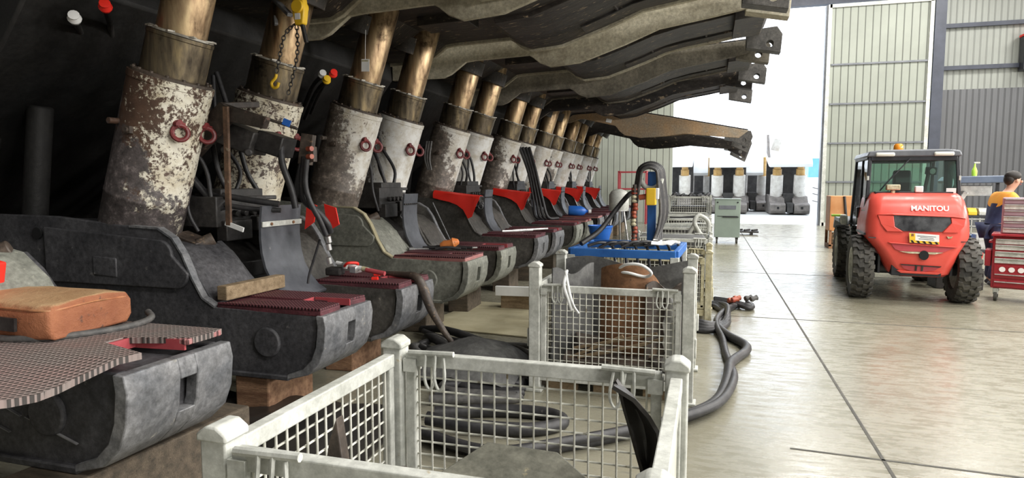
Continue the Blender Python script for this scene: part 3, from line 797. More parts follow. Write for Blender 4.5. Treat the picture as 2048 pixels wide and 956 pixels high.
def support(name_label, yc, dx, dz, steel, toe, rim, paint=('leg4', 'leg4'), cover=None, tilt=0.0, cdz=0.0, cdx=0.0, side=None, has_legs=True, has_canopy=True, padN=None, padF=None, strap=False, flap=True, notch=(True, True), seed=0, lug=None):
    root = thing('roof_support', name_label, 'roof support', (-SX + dx, yc, dz), 0, 'mine roof supports in a row at the left')
    if has_legs:
        pontoon(root, -.56, steel, toe, rim, True, padmat=padN, notch=notch[0], cover=cover)
    pontoon(root, .56, M['steel_drab'] if has_legs else steel, toe, M['steel_toe'] if has_legs else rim, not has_legs, padmat=padF, notch=notch[1], pad=has_legs)
    # cross structure between the pontoons
    br = MB()
    br.prism([(-3.62, .38), (-3.62, .95), (-3.9, 1.15), (-5.9, 1.1), (-6.1, .5), (-6.0, .34)], -.34, .34)
    br.box((-3.75, 0, .62), (.35, .30, .42))
    br.cyl((-3.55, -.2, .55), (-2.75, -.2, .50), .06, seg=16)
    sh(br).build('base_bridge', M['steel_black'], root, 30, .01)
    if not has_legs: return root
    pin = MB().cyl((-3.62, .265, 1.17), (-3.62, .22, 1.17), .045, seg=18).ring((-3.62, .20, 1.14), (0, 1, .2), .04, .01, 14, 6)
    sh(pin).build('retaining_pin', M['steel_toe'], root)
    pk = MB().bar((-3.56, .20, 1.10), (-3.52, .19, 1.04), .02, .012)
    sh(pk).build('split_pin', M['silver'], root)
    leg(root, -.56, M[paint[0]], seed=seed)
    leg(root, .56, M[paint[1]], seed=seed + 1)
    # lemniscate links and gob shield closing the back
    for y in (-.75, .75):
        k = MB().bar((-5.75, y, 1.05), (-5.45, y, 2.05), .16, .2)
        sh(k).build('link_arm', M['gob'], root, 30, .02)
        k = MB().cyl((-5.2, y * .8, 1.2), (-5.05, y * .8, 2.2), .09, seg=16)
        sh(k).build('link_arm', M['gob'], root, 30, .02)
    gs = MB().prism([(-4.30, 3.38), (-4.25, 2.95), (-4.6, 2.5), (-5.2, 2.1), (-5.9, 1.5), (-6.25, 1.25), (-6.35, .25), (-6.6, .25), (-6.5, 1.6), (-5.7, 2.5), (-4.9, 3.25)], -1.2, 1.2)
    sh(gs).build('gob_shield', M['gob'], root, 25, .02)
    fender(root, strap, *((-.24, .26, .20) if strap else (-.30, .06, .15)))
    if flap:
        y0 = -.56
        tops = [(-3.98, 1.40, 1.30), (-3.85, 1.385, 1.27), (-3.72, 1.375, 1.245), (-3.60, 1.36, 1.20), (-3.50, 1.35, 1.13), (-3.42, 1.34, 1.00), (-3.36, 1.335, 1.03), (-3.30, 1.33, 1.20), (-3.25, 1.325, 1.28)]
        rows = []
        for i, (x, zt, zb) in enumerate(tops):
            wv = .012 * math.sin(i * 1.7 + seed)
            rows.append([(x, y0 - .335 + wv, zb), (x, y0 - .325 - wv, (zt + zb) / 2), (x, y0 - .315, zt - .01), (x, y0 - .27, zt + .012), (x - .02, y0 - .12, zt + .0)])
        sh(MB().sheet(rows, .006)).build('red_flap', M['red'], root, 50)
    # control bank and hoses between the legs
    vb = MB()
    vb.box((-3.84, -.02, 1.37), (.36, .60, .24)).box((-3.80, .0, 1.50), (.26, .5, .10)).box((-3.66, -.12, 1.22), (.10, .30, .16)).box((-3.64, .14, 1.26), (.08, .12, .12))
    vb.bar((-4.15, -.55, 1.40), (-3.72, .45, 1.40), .05)
    vb.bar((-4.12, -.55, 1.47), (-3.69, .45, 1.47), .035)
    for k in range(4): vb.cyl((-3.70, -.12 + k * .1, 1.36), (-3.62, -.12 + k * .1, 1.35), .028, seg=10)
    sh(vb).build('control_bank', M['steel_black'], root, 30, .008)
    rnd = random.Random(seed + 5)
    for k in range(4):
        j = lambda s: rnd.uniform(-s, s)
        y = -.28 + k * .16
        hose(root, [(-4.05 + j(.1), y + j(.1), 2.35 + j(.2)), (-3.86 + j(.08), y + j(.06), 2.0), (-3.80 + j(.08), y + j(.06), 1.7), (-3.74 + j(.05), y + j(.08), 1.45), (-3.68, y + j(.1), 1.22)], .016 + .004 * (k % 2))
    if has_canopy: canopy(root, tilt, side, cdz, cdx, lug)
    return root

P_ = 2.72
R = {}
R['Z'] = support('nearest roof support at the left edge, only its studded step and toe in view', 1.76, .11, .08, M['steel'], M['steel_toe'], M['galv'], has_legs=False)
R['A'] = support('first complete roof support, dark base with rusty peeling leg and timber on its step', 4.48, 0.0, 0.0, M['steel'], M['steel_toe'], M['steel_toe'], ('leg1', 'leg2'), M['steel'], seed=1, strap=True, padN=M['redpad'], flap=False)
R['B'] = support('second complete roof support, dusty green grey pontoon and a white tag on its leg', 7.10, 0.0, .05, M['steel_green'], M['steel_green'], M['cardboard'], ('leg3', 'leg4'), M['steel_green'], seed=11, flap=False, cdx=-.22, padN=M['redpad_light'], notch=(False, True))
R['C'] = support('third complete roof support, its canopy tip ending highest against the bright doorway', 9.85, 0.03, .07, M['steel_drab'], M['steel_toe'], M['steel_drab'], ('leg3', 'leg4'), None, seed=21, cdx=-.07, lug=M['canopy'], notch=(False, True))
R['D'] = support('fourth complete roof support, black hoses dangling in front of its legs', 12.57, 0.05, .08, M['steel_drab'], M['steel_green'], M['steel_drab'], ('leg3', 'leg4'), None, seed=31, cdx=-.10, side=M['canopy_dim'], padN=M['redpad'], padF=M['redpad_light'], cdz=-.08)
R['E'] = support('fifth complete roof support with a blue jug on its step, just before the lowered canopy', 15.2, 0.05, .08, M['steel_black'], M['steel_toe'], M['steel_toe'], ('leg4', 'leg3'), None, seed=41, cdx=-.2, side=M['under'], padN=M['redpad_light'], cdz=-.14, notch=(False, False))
R['F'] = support('roof support with the rust tan canopy tipped down below all the others', 17.9, 0.05, .08, M['steel_black'], M['steel_toe'], M['galv'], ('leg4', 'leg4'), None, tilt=math.radians(15.5), seed=51, side=M['canopy_rust'], lug=M['steel_drab'], cdx=-.05, cdz=.05)
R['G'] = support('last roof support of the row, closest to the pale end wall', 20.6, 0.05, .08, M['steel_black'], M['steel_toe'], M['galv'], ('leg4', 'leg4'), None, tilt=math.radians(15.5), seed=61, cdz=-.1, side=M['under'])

# details of the nearest complete support
A = R['A']
bracket(A)
rf = MB().sheet([[(-4.1, .30, 1.45), (-3.85, .31, 1.40), (-3.6, .30, 1.30)], [(-4.1, .34, 1.36), (-3.85, .36, 1.30), (-3.58, .35, 1.20)]], .006)
sh(rf).build('red_flap', M['red'], A, 40)
for (x0, y0, z0, x1, z1, w) in ((-3.17, .22, 1.42, -3.20, 1.24, .09), (-3.05, .30, 1.40, -3.02, 1.22, .11)):
    q = MB().prism([(x0 - w / 2, z0 + .02), (x0 + w / 2, z0 - .01), (x1 + w / 2, z1 + .03), (x1 - w / 2, z1 - .03)], y0, y0 + .012)
    sh(q).build('red_flap', M['red'], A, 0)
hose(A, [(-3.98, -.30, 1.75), (-3.90, -.28, 1.62), (-3.78, -.26, 1.48), (-3.66, -.25, 1.38)], .028)
hose(A, [(-4.0, -.24, 1.70), (-3.90, -.20, 1.55), (-3.76, -.20, 1.42), (-3.70, -.2, 1.30)], .026)
hose(A, [(-3.92, -.36, 1.72), (-3.88, -.38, 1.5), (-3.86, -.38, 1.35), (-3.80, -.36, 1.22)], .014)
hose(A, [(-4.15, -.26, 1.60), (-3.85, -.24, 1.53), (-3.5, -.20, 1.47), (-3.25, -.10, 1.43)], .025)
hose(A, [(-4.15, -.26, 1.53), (-3.85, -.24, 1.46), (-3.5, -.20, 1.40), (-3.25, -.08, 1.38)], .020)
hose(A, [(-3.22, -.10, 1.95), (-3.18, -.14, 1.75), (-3.12, -.12, 1.55), (-3.10, -.10, 1.40)], .026)
hose(A, [(-3.04, -.05, 1.80), (-3.06, -.06, 1.60), (-3.06, -.04, 1.46), (-2.98, .0, 1.38), (-2.92, .05, 1.28), (-2.92, .1, 1.20)], .026)
hose(A, [(-3.00, -.08, 1.78), (-3.02, -.08, 1.60), (-3.00, -.06, 1.46), (-2.95, .0, 1.30), (-2.93, .05, 1.18)], .022)
hose(A, [(-3.02, .1, 1.14), (-3.06, .08, 1.0), (-3.10, .06, .86), (-3.11, .05, .78)], .010)
for z in (1.17, 1.11, 1.0):
    f = MB().cyl((-2.92, .06, z), (-2.915, .07, z - .05), .022, seg=12)
    sh(f).build('hose_coupling', M['silver'], A)
# chains and hoses on the far leg of the second support
B = R['B']
for k in range(3):
    hose(B, [(-3.30 + .03 * k, .22, 2.05), (-3.32 + .03 * k, .20, 1.85), (-3.28 + .02 * k, .2, 1.70)], .013, M['hosegrey'])
lev = MB().cyl((-3.28, .33, 1.30), (-3.02, .27, .83), .008, seg=8)
sh(lev).build('lever_rod', M['steel_toe'], B)
D = R['D']
for k in range(4):
    hose(D, [(-3.6 + .05 * k, -.36 + .05 * k, 2.2), (-3.4 + .05 * k, -.42, 1.7), (-3.3 + .06 * k, -.44, 1.2), (-3.25 + .08 * k, -.44, .86), (-3.0 + .05 * k, -.40 + .05 * k, .83)], .03)

# studded mat laid over the nearest step, bag and hose loop on it
def mat_sheet():
    m = MB()
    rows = []
    for i in range(13):
        y = -.30 + i * (1.14 / 12)
        wob = .012 * math.sin(i * 1.3) + (.03 * math.sin(i * .8) if i < 7 else 0)
        sag = .0 if i > 6 else .03 * math.sin((6 - i) / 6 * PI)
        rows.append([(-2.395 + wob - 0, y, .775 - sag), (-2.60, y, .775 - sag * .6), (-2.9, y, .775 - sag * .3), (-3.2, y, .778), (-3.5, y, .80), (-3.62, y, .86)])
    # cut the notch: rows over the toe centre start further back
    out = []
    for r in rows:
        y = r[0][1]
        if .42 < y < .60:
            r = [(-2.70, y, .775), (-2.75, y, .775), (-2.9, y, .775), r[3], r[4], r[5]]
        out.append(r)
    m.sheet(out, .028)
    return m
ms = sh(mat_sheet()).build('step_mat', M['studmat'], R['Z'], 30)
ne = MB().box((-2.68, .51, .775), (.012, .19, .05)).box((-2.55, .615, .772), (.27, .012, .05), (0, 0, .10))
sh(ne).build('notch_edge', M['redpad_edge'], ms, 0)
rs = MB().prism([(-2.392, .62), (-2.385, .83), (-3.2, .84), (-3.2, .62)], .772, .80, 'Z')
sh(rs).build('red_pad_strip', checker_rubber('studded_pink_pad', (0.36, 0.15, 0.15), (0.42, 0.20, 0.19), 0.030), ms, 30, .006)
rz = MB().box((-3.66, .30, 1.12), (.5, .5, .12), (0, .20, .1))
sh(rz).build('red_flap', M['red'], R['Z'], 30, .01)

# added sheet carrying the ramp's lit grey, chalk marks on the nearest support, paper tag on the lowered canopy
rp = MB().prism([(-3.27, .742), (-3.455, 1.01), (-3.625, 1.135), (-3.80, 1.17), (-3.80, 1.185), (-3.615, 1.15), (-3.44, 1.02), (-3.262, .755)], .33, .79)
sh(rp).build('lit_ramp_sheet', M['steel_green'], R['Z'], 30)
ck = MB()
for (xa, za, xb, zb) in ((-2.98, .66, -2.78, .58), (-3.25, .60, -2.98, .50), (-2.95, .50, -2.66, .41), (-3.3, .50, -3.05, .42)):
    ck.bar((xa, .274, za), (xb, .274, zb), .004, .022, (0, 1, 0))
sh(ck).build('chalk_mark', M['chalk'], R['Z'], 0)
pt = MB().box((1.466, -1.287, 3.155 - .08), (.14, .008, .09), (0, .25, 0))
pt.build('paper_tag', M['white'], R['F'], 0)
# ------------------------------------------------------------------ wire mesh stillages
def mesh_panel(name, a, b, z0, z1, parent, step=.05, wr=.004, mat=None, skip=None):
    """wire mesh between the floor points a and b"""
    m = MB(); a = Vector((*a, 0)); b = Vector((*b, 0)); L = (b - a).length; d = (b - a) / L
    n = max(1, round(L / step)); k = max(1, round((z1 - z0) / step))
    nrm = d.cross(Vector((0, 0, 1))) * wr
    for i in range(1, n):
        p = a + d * (L * i / n)
        zz0 = z0
        if skip and skip[0] <= i <= skip[1]: zz0 = z1 - (z1 - z0) * skip[2]
        m.tube([p + nrm + Vector((0, 0, zz0)), p + nrm + Vector((0, 0, z1))], wr, 6)
    for i in range(1, k):
        z = z0 + (z1 - z0) * i / k
        m.tube([a - nrm + Vector((0, 0, z)), b - nrm + Vector((0, 0, z))], wr, 6)
    return m.build(name, mat or M['wire'], parent, 60)
def stillage(label, loc, w, d, h, group='wire mesh stillages along the aisle', mat=None, rz=0.0, z0=.14, top=None, post=.075, step=.05, gate=True, broken=None):
    """open cage on feet; local origin at its centre on the floor"""
    mat = mat or M['galv']; top = top or h - .07
    t = thing('wire_stillage', label, 'wire cage bin', loc, rz, group)
    hx, hy = w / 2 - post / 2, d / 2 - post / 2
    for x in (-hx, hx):
        for y in (-hy, hy):
            p = MB().box((x, y, h / 2 - .01), (post, post, h - .02))
            p.prism([(x - post * .58, h - .025), (x + post * .58, h - .025), (x + post * .58, h - .005), (x + post * .2, h + .015), (x - post * .2, h + .015), (x - post * .58, h - .005)], y - post * .58, y + post * .58)
            p.box((x, y, .012), (post * 1.5, post * 1.5, .024))
            p.box((x + (post * .62 if x > 0 else -post * .62), y, h * .42), (.014, .05, .14))
            p.build('corner_post', mat, t, 30, .006)
    dk = MB().box((0, 0, z0), (w - .04, d - .04, .02))
    for y in (-hy, hy): dk.box((0, y, z0 - .01), (w - .1, .05, .07))
    for x in (-hx, hx): dk.box((x, 0, z0 - .01), (.05, d - .1, .07))
    dk.build('deck', mat, t, 0, .004)
    ins = post / 2 + .012
    for nm, a, b in (('side_panel', (-hx, -hy + ins), (-hx, hy - ins)), ('side_panel', (hx, -hy + ins), (hx, hy - ins)), ('back_panel', (-hx + ins, hy), (hx - ins, hy)), ('drop_gate', (-hx + ins, -hy - .012), (hx - ins, -hy - .012))):
        f = MB(); A = Vector((*a, 0)); B_ = Vector((*b, 0)); d_ = (B_ - A).normalized()
        up = Vector((0, 0, 1))
        f.bar(A + up * top, B_ + up * top, .04, .05); f.bar(A + up * (z0 + .06), B_ + up * (z0 + .06), .035, .04)
        f.bar(A + d_ * .018 + up * (z0 + .05), A + d_ * .018 + up * top, .035)
        f.bar(B_ - d_ * .018 + up * (z0 + .05), B_ - d_ * .018 + up * top, .035)
        pn = f.build(nm, mat, t, 0, .004)
        mesh_panel('wire_mesh', a, b, z0 + .07, top - .02, pn, step, skip=(broken if nm == 'side_panel' and a[0] < 0 else None))
        if nm in ('drop_gate', 'back_panel'):
            for q, s in ((A, 1), (B_, -1)):
                lt = MB().tube([q + d_ * s * .02 + Vector((0, -.03, top + .03)), q + d_ * s * .20 + Vector((0, -.03, top + .035))], .011, 8)
                lt.box(q + d_ * s * .02 + Vector((0, 0, top - .02)), (.05, .06, .05))
                for e in (.09, .13):
                    lt.tube([q + d_ * s * e + Vector((0, -.035, top + .03)), q + d_ * s * e + Vector((0, -.045, top - .06)), q + d_ * s * (e + .02) + Vector((0, -.045, top - .10)), q + d_ * s * (e + .04) + Vector((0, -.045, top - .06)), q + d_ * s * (e + .03) + Vector((0, -.03, top + .02))], .006, 6, True, 3)
                lt.build('latch', mat, pn, 40)
    return t
bin1 = stillage('nearest wire stillage in the foreground with steel plates and curved rubber inside', (-.612, 1.745, 0), 1.12, 1.0, 1.0, top=.935, broken=(5, 9, .35))
bin2 = stillage('stillage filled with grey belting and a big rusty plate, behind the foreground cage', (-.69, 5.22, 0), 1.22, 1.0, .985, top=.80, z0=.13, post=.085)
bin3 = stillage('stillage with yellowed posts standing right behind the blue stand', (-.56, 8.05, 0), 1.22, 1.0, .83, mat=M['galvy'], top=.73)
rowb = []
for lab, y, h, zz in (('stillage holding a folded dark sheet, one place behind the yellowed cage', 10.35, .80, 0), ('stillage with a bent pale bracket sticking out, two places behind the yellowed cage', 12.9, .80, 0), ('stillage of dark bars in front of the stacked cages at the end', 15.9, .80, 0), ('lower stillage of the stacked pair beside the green cabinet', 18.6, .62, 0), ('upper stillage of the stacked pair beside the green cabinet', 18.6, .62, .632)):
    rowb.append(stillage(lab, (-.54, y, zz), 1.2, 1.0, h, z0=.1, post=.06, step=.06, top=h - .05))
# pallet boards under the second stillage
for k, x in enumerate((-1.06, -.69, -.32)):
    tag(MB().box((x, 4.84, .045), (.24, .10, .09)).build('timber_offcut', M['wood'], None, 0, .004), ('pale timber offcut under the left end of the belting cage', 'pale timber offcut under the middle of the belting cage', 'pale timber offcut under the right end of the belting cage')[k], 'timber', 'offcuts under the second stillage')

# ---- contents of the nearest stillage
def plate_with_holes():
    m = MB()
    m.prism([(-.28, -.20), (-.20, .14), (.02, .20), (.30, .05), (.28, -.14), (.1, -.22)], 0, .025, 'Z')
    return m
pl = plate_with_holes().build('steel_plate', M['plate'], None, 30, .006)
pl.location = (-.50, 1.74, .70); pl.rotation_euler = (math.radians(12), math.radians(6), math.radians(-12))
tag(pl, 'olive grey steel plate with keyhole slots lying in the foreground cage', 'plate')
kh = MB()
for x, y in ((-.04, -.02), (.10, -.06)):
    kh.cyl((x, y, .0255), (x, y, .028), .022, seg=16); kh.box((x - .025, y - .02, .0266), (.04, .014, .002), (0, 0, .6))
kh.build('keyhole_slot', M['dark'], pl, 0)
# supporting scrap inside the cage
sc = MB()
sc.box((-.62, 1.75, .42), (.55, .40, .42), (0, .0, .2)).box((-.45, 1.95, .32), (.5, .3, .2), (.1, 0, -.1))
tag(sc.build('scrap_casting', M['steel_brown'], None, 0, .03), 'dark steel casting buried under the plates in the foreground cage', 'scrap')
fl = MB()
EDGE = [(-.262, -.255, 1.006), (-.245, -.205, .972), (-.232, -.172, .925), (-.218, -.152, .88), (-.205, -.148, .835), (-.192, -.152, .79), (-.18, -.16, .75), (-.17, -.165, .70), (-.16, -.158, .60)]
rows = []
for i, (xl, xr, z) in enumerate(EDGE):
    rows.append([(xl + (xr + .035 * math.sin(PI * min(1, i / 8)) - xl) * t, 1.90 + .05 * math.sin(PI * t) - .03 * t, z) for t in (0, .25, .5, .75, 1)])
fl.sheet(rows, .012)
tag(fl.build('rubber_flap', M['blackrub'], None, 50), 'curved black rubber blade standing upright in the right corner of the foreground cage', 'rubber flap')
an = MB()
an.prism([(-1.075, .45), (-.90, .45), (-.86, .66), (-.93, .72), (-.985, .79), (-1.005, .93), (-1.03, .86), (-1.06, .70)], 1.58, 1.62)
an.prism([(-1.0, .60), (-.80, .60), (-.74, .70), (-.84, .765), (-.95, .75)], 1.64, 1.69)
an.box((-.93, 1.63, .52), (.18, .14, .03), (0, .2, 0))
tag(an.build('bent_steel_bracket', M['steel_brown'], None, 30, .004), 'pointed bent steel bracket rising at the left of the foreground cage', 'bracket')
sb = MB().prism([(-.36, -.05), (.36, -.07), (.38, .0), (.2, .055), (-.36, .06)], -.02, .02)
o = sb.build('steel_bar', M['steel'], None, 30, .006); o.location = (-.66, 1.50, .745); o.rotation_euler = (0, math.radians(2), math.radians(-3))
tag(o, 'flat charcoal steel bar lying across the front of the foreground cage', 'bar')
yr = MB().tube([(-1.03, 1.40, .40), (-.99, 1.75, .24)], .012, 8)

# ---- contents of the belting stillage
def curl(x0, x1, y0, y1, z0, hgt, ph, mat, label, amp=.06, name='belting_sheet'):
    rows = []
    for i in range(25):
        s = i / 24
        x = x0 + (x1 - x0) * s
        y = y0 + (y1 - y0) * s + amp * math.sin(s * 5 + ph)
        rows.append([(x, y, z0), (x, y + .01, z0 + hgt * .5), (x, y + .03, z0 + hgt * (1 + .05 * math.sin(s * 7 + ph)))])
    o = MB().sheet(rows, .012).build(name, mat, None, 60)
    return tag(o, label, 'sheet')
curl(-1.20, -.16, 5.55, 5.58, .16, .76, .3, M['belt'], 'grey conveyor belting curled along the back of the rusty plate cage', .05)
curl(-1.2, -.95, 5.0, 5.5, .16, .72, 1.2, M['belt'], 'grey conveyor belting end curling at the left of the rusty plate cage', .03)
rows = []
for i in range(15):
    s = i / 14; a = -1.0 + 2.0 * s
    x = -.60 + .24 * math.sin(a * 1.2); y = 5.30 - .16 * math.cos(a * 1.25)
    top = .90 + .06 * math.sin(s * PI) - (.10 * max(0, s - .7) / .3)
    rows.append([(x, y, .20), (x, y, .5), (x, y + .02, top)])
tag(MB().sheet(rows, .012).build('rusty_plate', M['rust'], None, 60), 'large curved rusty brown plate standing in the belting cage', 'plate')
curl(-.46, -.20, 5.05, 5.2, .18, .62, .2, M['steel_brown'], 'dark brown bent sheet beside the large rusty plate', .05, 'bent_sheet')
st = MB()
pts = [(-.72, 5.22, .88), (-.62, 5.12, .955), (-.50, 5.10, .96), (-.42, 5.12, .90), (-.47, 5.16, .86), (-.60, 5.13, .89), (-.72, 5.22, .88)]
st.tube(pts, .012, 8, True, 5)
tag(st.build('white_strap', M['white'], None, 60), 'white plastic strap looped over the top of the rusty plate', 'strap')
s2 = MB().tube([(-1.03, 4.84, .93), (-1.02, 4.69, .84), (-.98, 4.655, .74), (-.95, 4.65, .66)], .012, 6, True, 5).tube([(-1.03, 4.80, .93), (-.98, 4.69, .80), (-.94, 4.652, .70), (-.90, 4.65, .64)], .010, 6, True, 5)
tag(s2.build('white_cable_tie', M['white'], None, 60), 'white cable ties hanging over the left of the belting cage gate', 'strap')
for k, (a, b) in enumerate((((-1.0, 4.95, .30), (-.35, 4.9, .47)), ((-.95, 4.88, .25), (-.42, 4.86, .40)), ((-.9, 5.0, .22), (-.3, 4.93, .43)), ((-1.05, 4.9, .22), (-.6, 4.88, .44)))):
    tag(MB().bar(a, b, .022).build('wooden_stake', M['wood'], None, 0, .003), ('uppermost of the wooden stakes lying in the belting cage', 'front wooden stake lying low in the belting cage', 'rear wooden stake reaching furthest right in the belting cage', 'short steep wooden stake at the left in the belting cage')[k], 'stake', 'stakes in the belting cage')
sc2 = MB().box((-.70, 5.0, .19), (.75, .25, .09), (0, .03, .1)).box((-.85, 5.15, .24), (.35, .3, .16), (.1, .2, .3)).cyl((-.4, 4.95, .21), (-.25, 5.05, .22), .06, seg=14)
tag(sc2.build('scrap_steel', M['steel_brown'], None, 0, .01), 'dark scrap steel in the bottom of the belting cage', 'scrap')
rows = []
rnd = random.Random(3)
for i in range(9):
    s = i / 8; z = .20 + .56 * s
    rows.append([(-.30 + rnd.uniform(-.012, .012), 4.86 + rnd.uniform(-.02, .02), z), (-.255, 4.82 + rnd.uniform(-.02, .02), z), (-.21 + rnd.uniform(-.015, .015), 4.85 + rnd.uniform(-.02, .02), z), (-.18, 4.95, z)])
tag(MB().sheet(rows, .004).build('plastic_bag', M['silver'], None, 20), 'crumpled silvery plastic bag in the right corner of the belting cage', 'bag')

# ---- things in the other stillages
curl(-1.08, -.06, 8.3, 8.2, .14, .56, .5, M['blackrub'], 'black rubber sheet filling the yellowed cage', .08, 'rubber_sheet')
tag(MB().prism([(-.32, .35), (-.12, .35), (-.10, .62), (-.18, .70), (-.30, .60)], 8.05, 8.10).build('brown_offcut', M['rust'], None, 30, .004), 'brown offcut leaning on the rubber in the yellowed cage', 'scrap')
tag(MB().box((-.54, 10.3, .50), (1.0, .7, .56), (0, 0, .03)).build('folded_sheet', M['belt'], None, 30, .05, 4), 'folded dark sheet packed in the cage behind the yellowed one', 'sheet')
bk = MB().tube([(-.12, 12.35, .62), (-.25, 12.32, .86), (-.18, 12.35, 1.00), (-.02, 12.4, .90), (.0, 12.4, .7)], .04, 8, True, 5).tube([(-.42, 12.38, .52), (-.25, 12.33, .84)], .035, 8)
tag(bk.build('bent_pipe_bracket', M['galv'], None, 50), 'pale bent pipe bracket sticking out of a cage by the aisle', 'bracket')
tag(MB().box((-.54, 12.95, .46), (1.0, .7, .50)).build('folded_sheet', M['blackrub'], None, 30, .05, 4), 'black folded sheet packed in the cage with the bent pipe', 'sheet')
for k in range(5):
    tag(MB().bar((-1.0 + .05 * k, 15.55 + k * .16, .70 + .03 * (k % 3)), (-.10, 15.6 + k * .15, .72 + .02 * k), .07).build('steel_bar', M['steel_black'] if k % 2 == 0 else M['silver'], None, 0, .006), 'bar %s in the cage before the stacked pair' % ('nearest the aisle front', 'second from the front', 'in the middle', 'second from the back', 'furthest back')[k], 'bar', 'bars in the far cage')
for k in range(5):
    x = -.98 + .22 * k
    tag(MB().tube([(x, 18.3, 1.22), (x + .08, 18.5, 1.30 - .03 * (k % 2)), (x + .05, 18.8, 1.24), (x + .16, 18.95, 1.22)], .045, 8, True, 4).build('black_pipe', M['hose'], None, 50), 'black pipe lying %s on the topmost stacked cage' % ('at the left end', 'second from the left', 'in the middle', 'second from the right', 'at the right end')[k], 'pipe', 'pipes on the topmost cage')
tag(MB().box((-.54, 18.6, .86), (.9, .7, .2)).build('steel_block', M['steel_black'], None, 0, .02), 'dark block inside the upper stacked cage', 'scrap')
tag(MB().box((-.54, 18.6, .25), (.9, .7, .24)).build('steel_block', M['steel_black'], None, 0, .02), 'dark block inside the lower stacked cage', 'scrap')

# ------------------------------------------------------------------ blue hose stand
bs = thing('hose_stand', 'blue steel stand with an upright post in front of the yellowed cage', 'stand', (-.75, 6.55, 0), -.04)
fr = MB(); fw, fd, fh = .98, .98, .94
for y in (-fd / 2, fd / 2): fr.bar((-fw / 2, y, fh), (fw / 2, y, fh), .05, .075)
for x in (-fw / 2, fw / 2): fr.bar((x, -fd / 2, fh), (x, fd / 2, fh), .05, .075)
fr.build('top_frame', M['blue'], bs, 0, .005)
for x in (-fw / 2 + .01, fw / 2 - .01):
    for y in (-fd / 2 + .01, fd / 2 - .01):
        MB().box((x, y, .46), (.075, .075, .92)).box((x, y, .006), (.14, .14, .012)).build('leg', M['galv'], bs, 0, .004)
MB().box((-.0, .1, .45), (fw, .05, .05)).build('stretcher', M['galv'], bs, 0, .004)
MB().box((.18, .22, 1.32), (.085, .06, .78)).build('upright_post', M['blue'], bs, 0, .006)
MB().box((.0, .22, .95), (fw, .06, .06)).build('cross_bar', M['blue'], bs, 0, .005)
bk_ = MB().ring((.17, .20, 1.64), (0, 1, 0), .10, .028, 16, 8, PI, 0, (1, 0, 0))
bk_.build('hose_saddle', M['galv'], bs, 50)
stand_hoses = []
for k in range(6):
    rr = .088 + .011 * k; yy = 6.655 + .036 * k
    cx = -.585
    pts = [(cx - rr - .015, yy, 1.02 - .01 * k), (cx - rr - .04, yy, 1.3), (cx - rr, yy, 1.62)]
    for a in (150, 120, 90, 60, 30):
        pts.append((cx + rr * math.cos(math.radians(a)), yy, 1.66 + rr * math.sin(math.radians(a))))
    pts += [(cx + rr, yy, 1.6), (cx + rr + .03, yy, 1.3), (cx + rr - .02, yy - .04, 1.04 + .02 * k), (cx + .02 * k, yy - .2, .995), (cx - .2, yy - .3, .99)]
    h = MB().tube(pts, .016, 8, True, 4).build('coiled_hose', M['hose'] if k % 3 else M['hosegrey'], None, 60)
    tag(h, 'hose looped over the upright of the blue stand', 'hose', 'hoses looped over the blue stand')
vb = thing('valve_box', 'yellow and white valve box fixed beside the blue upright', 'valve', (-.555, 6.60, 1.46))
MB().box((0, 0, 0), (.10, .09, .17)).build('box_body', M['yellow'], vb, 0, .012)
MB().box((.058, 0, .03), (.03, .085, .11)).build('white_face', M['white'], vb, 0, .006)
MB().cyl((-.05, 0, 0), (-.12, 0, -.01), .028, seg=14).build('red_port', M['fitting'], vb)
mf = thing('fitting_stack', 'column of red and brass hose fittings at the left of the blue upright', 'fittings', (-.72, 6.60, .98))
for k in range(7):
    MB().lathe([(0, 0), (.024, 0), (.033, .014), (.020, .035), (.030, .05), (.024, .072), (0, .075)], (.01 * math.sin(k * 2), .01 * math.cos(k), .03 + .078 * k), (0, 0, 1), 14).build('fitting', M['fitting'] if k % 3 != 2 else M['galvy'], mf, 40)
MB().tube([(0, 0, 0), (0, 0, .6)], .02, 8).build('stem', M['steel_brown'], mf)
rg = MB()
rws = []
rnd = random.Random(8)
for i in range(8):
    rws.append([(-.52 + .26 * i / 7, 6.25 + .28 * j / 6, 1.005 + rnd.uniform(0, .035)) for j in range(7)])
tag(MB().sheet(rws, .006).build('white_rag', M['white'], None, 40), 'crumpled white rag on the right end of the blue stand', 'rag')
lh = MB().tube([(-1.20, 6.30, 1.00), (-1.05, 6.5, 1.12), (-.92, 6.72, 1.32), (-.82, 6.85, 1.46), (-.76, 6.9, 1.5)], .026, 10, True, 6)
tag(lh.build('hose', M['hose'], None, 60), 'thick black hose slanting up from the blue stand to its upright', 'hose')
for k in range(7):
    y0_ = 6.10 + .06 * k; x0_ = -1.10 + .10 * k
    h = MB().tube([(x0_, y0_, 1.0 - .02 * (k % 2)), (x0_ + .12, y0_ + .05, 1.03), (x0_ + .22, y0_ + .16, .98), (x0_ + .26, y0_ + .05, .82), (x0_ + .30, y0_, .62)], .014, 8, True, 5).build('hose', M['hose'], None, 60)
    tag(h, 'short black hose draped across the top frame of the blue stand', 'hose', 'hoses draped on the blue stand')
for k, (x, z) in enumerate(((-1.14, .86), (-1.13, .78), (-1.06, .72))):
    f = MB().lathe([(0, 0), (.03, 0), (.036, .015), (.026, .04), (.032, .055), (0, .06)], (x, 6.12, z), (0, 0, 1), 14).build('fitting', M['fitting'], None, 40)
    tag(f, ('topmost red fitting hanging under the left corner of the blue stand', 'middle red fitting hanging under the left corner of the blue stand', 'lowest red fitting hanging under the left corner of the blue stand')[k], 'fitting', 'fittings under the blue stand')

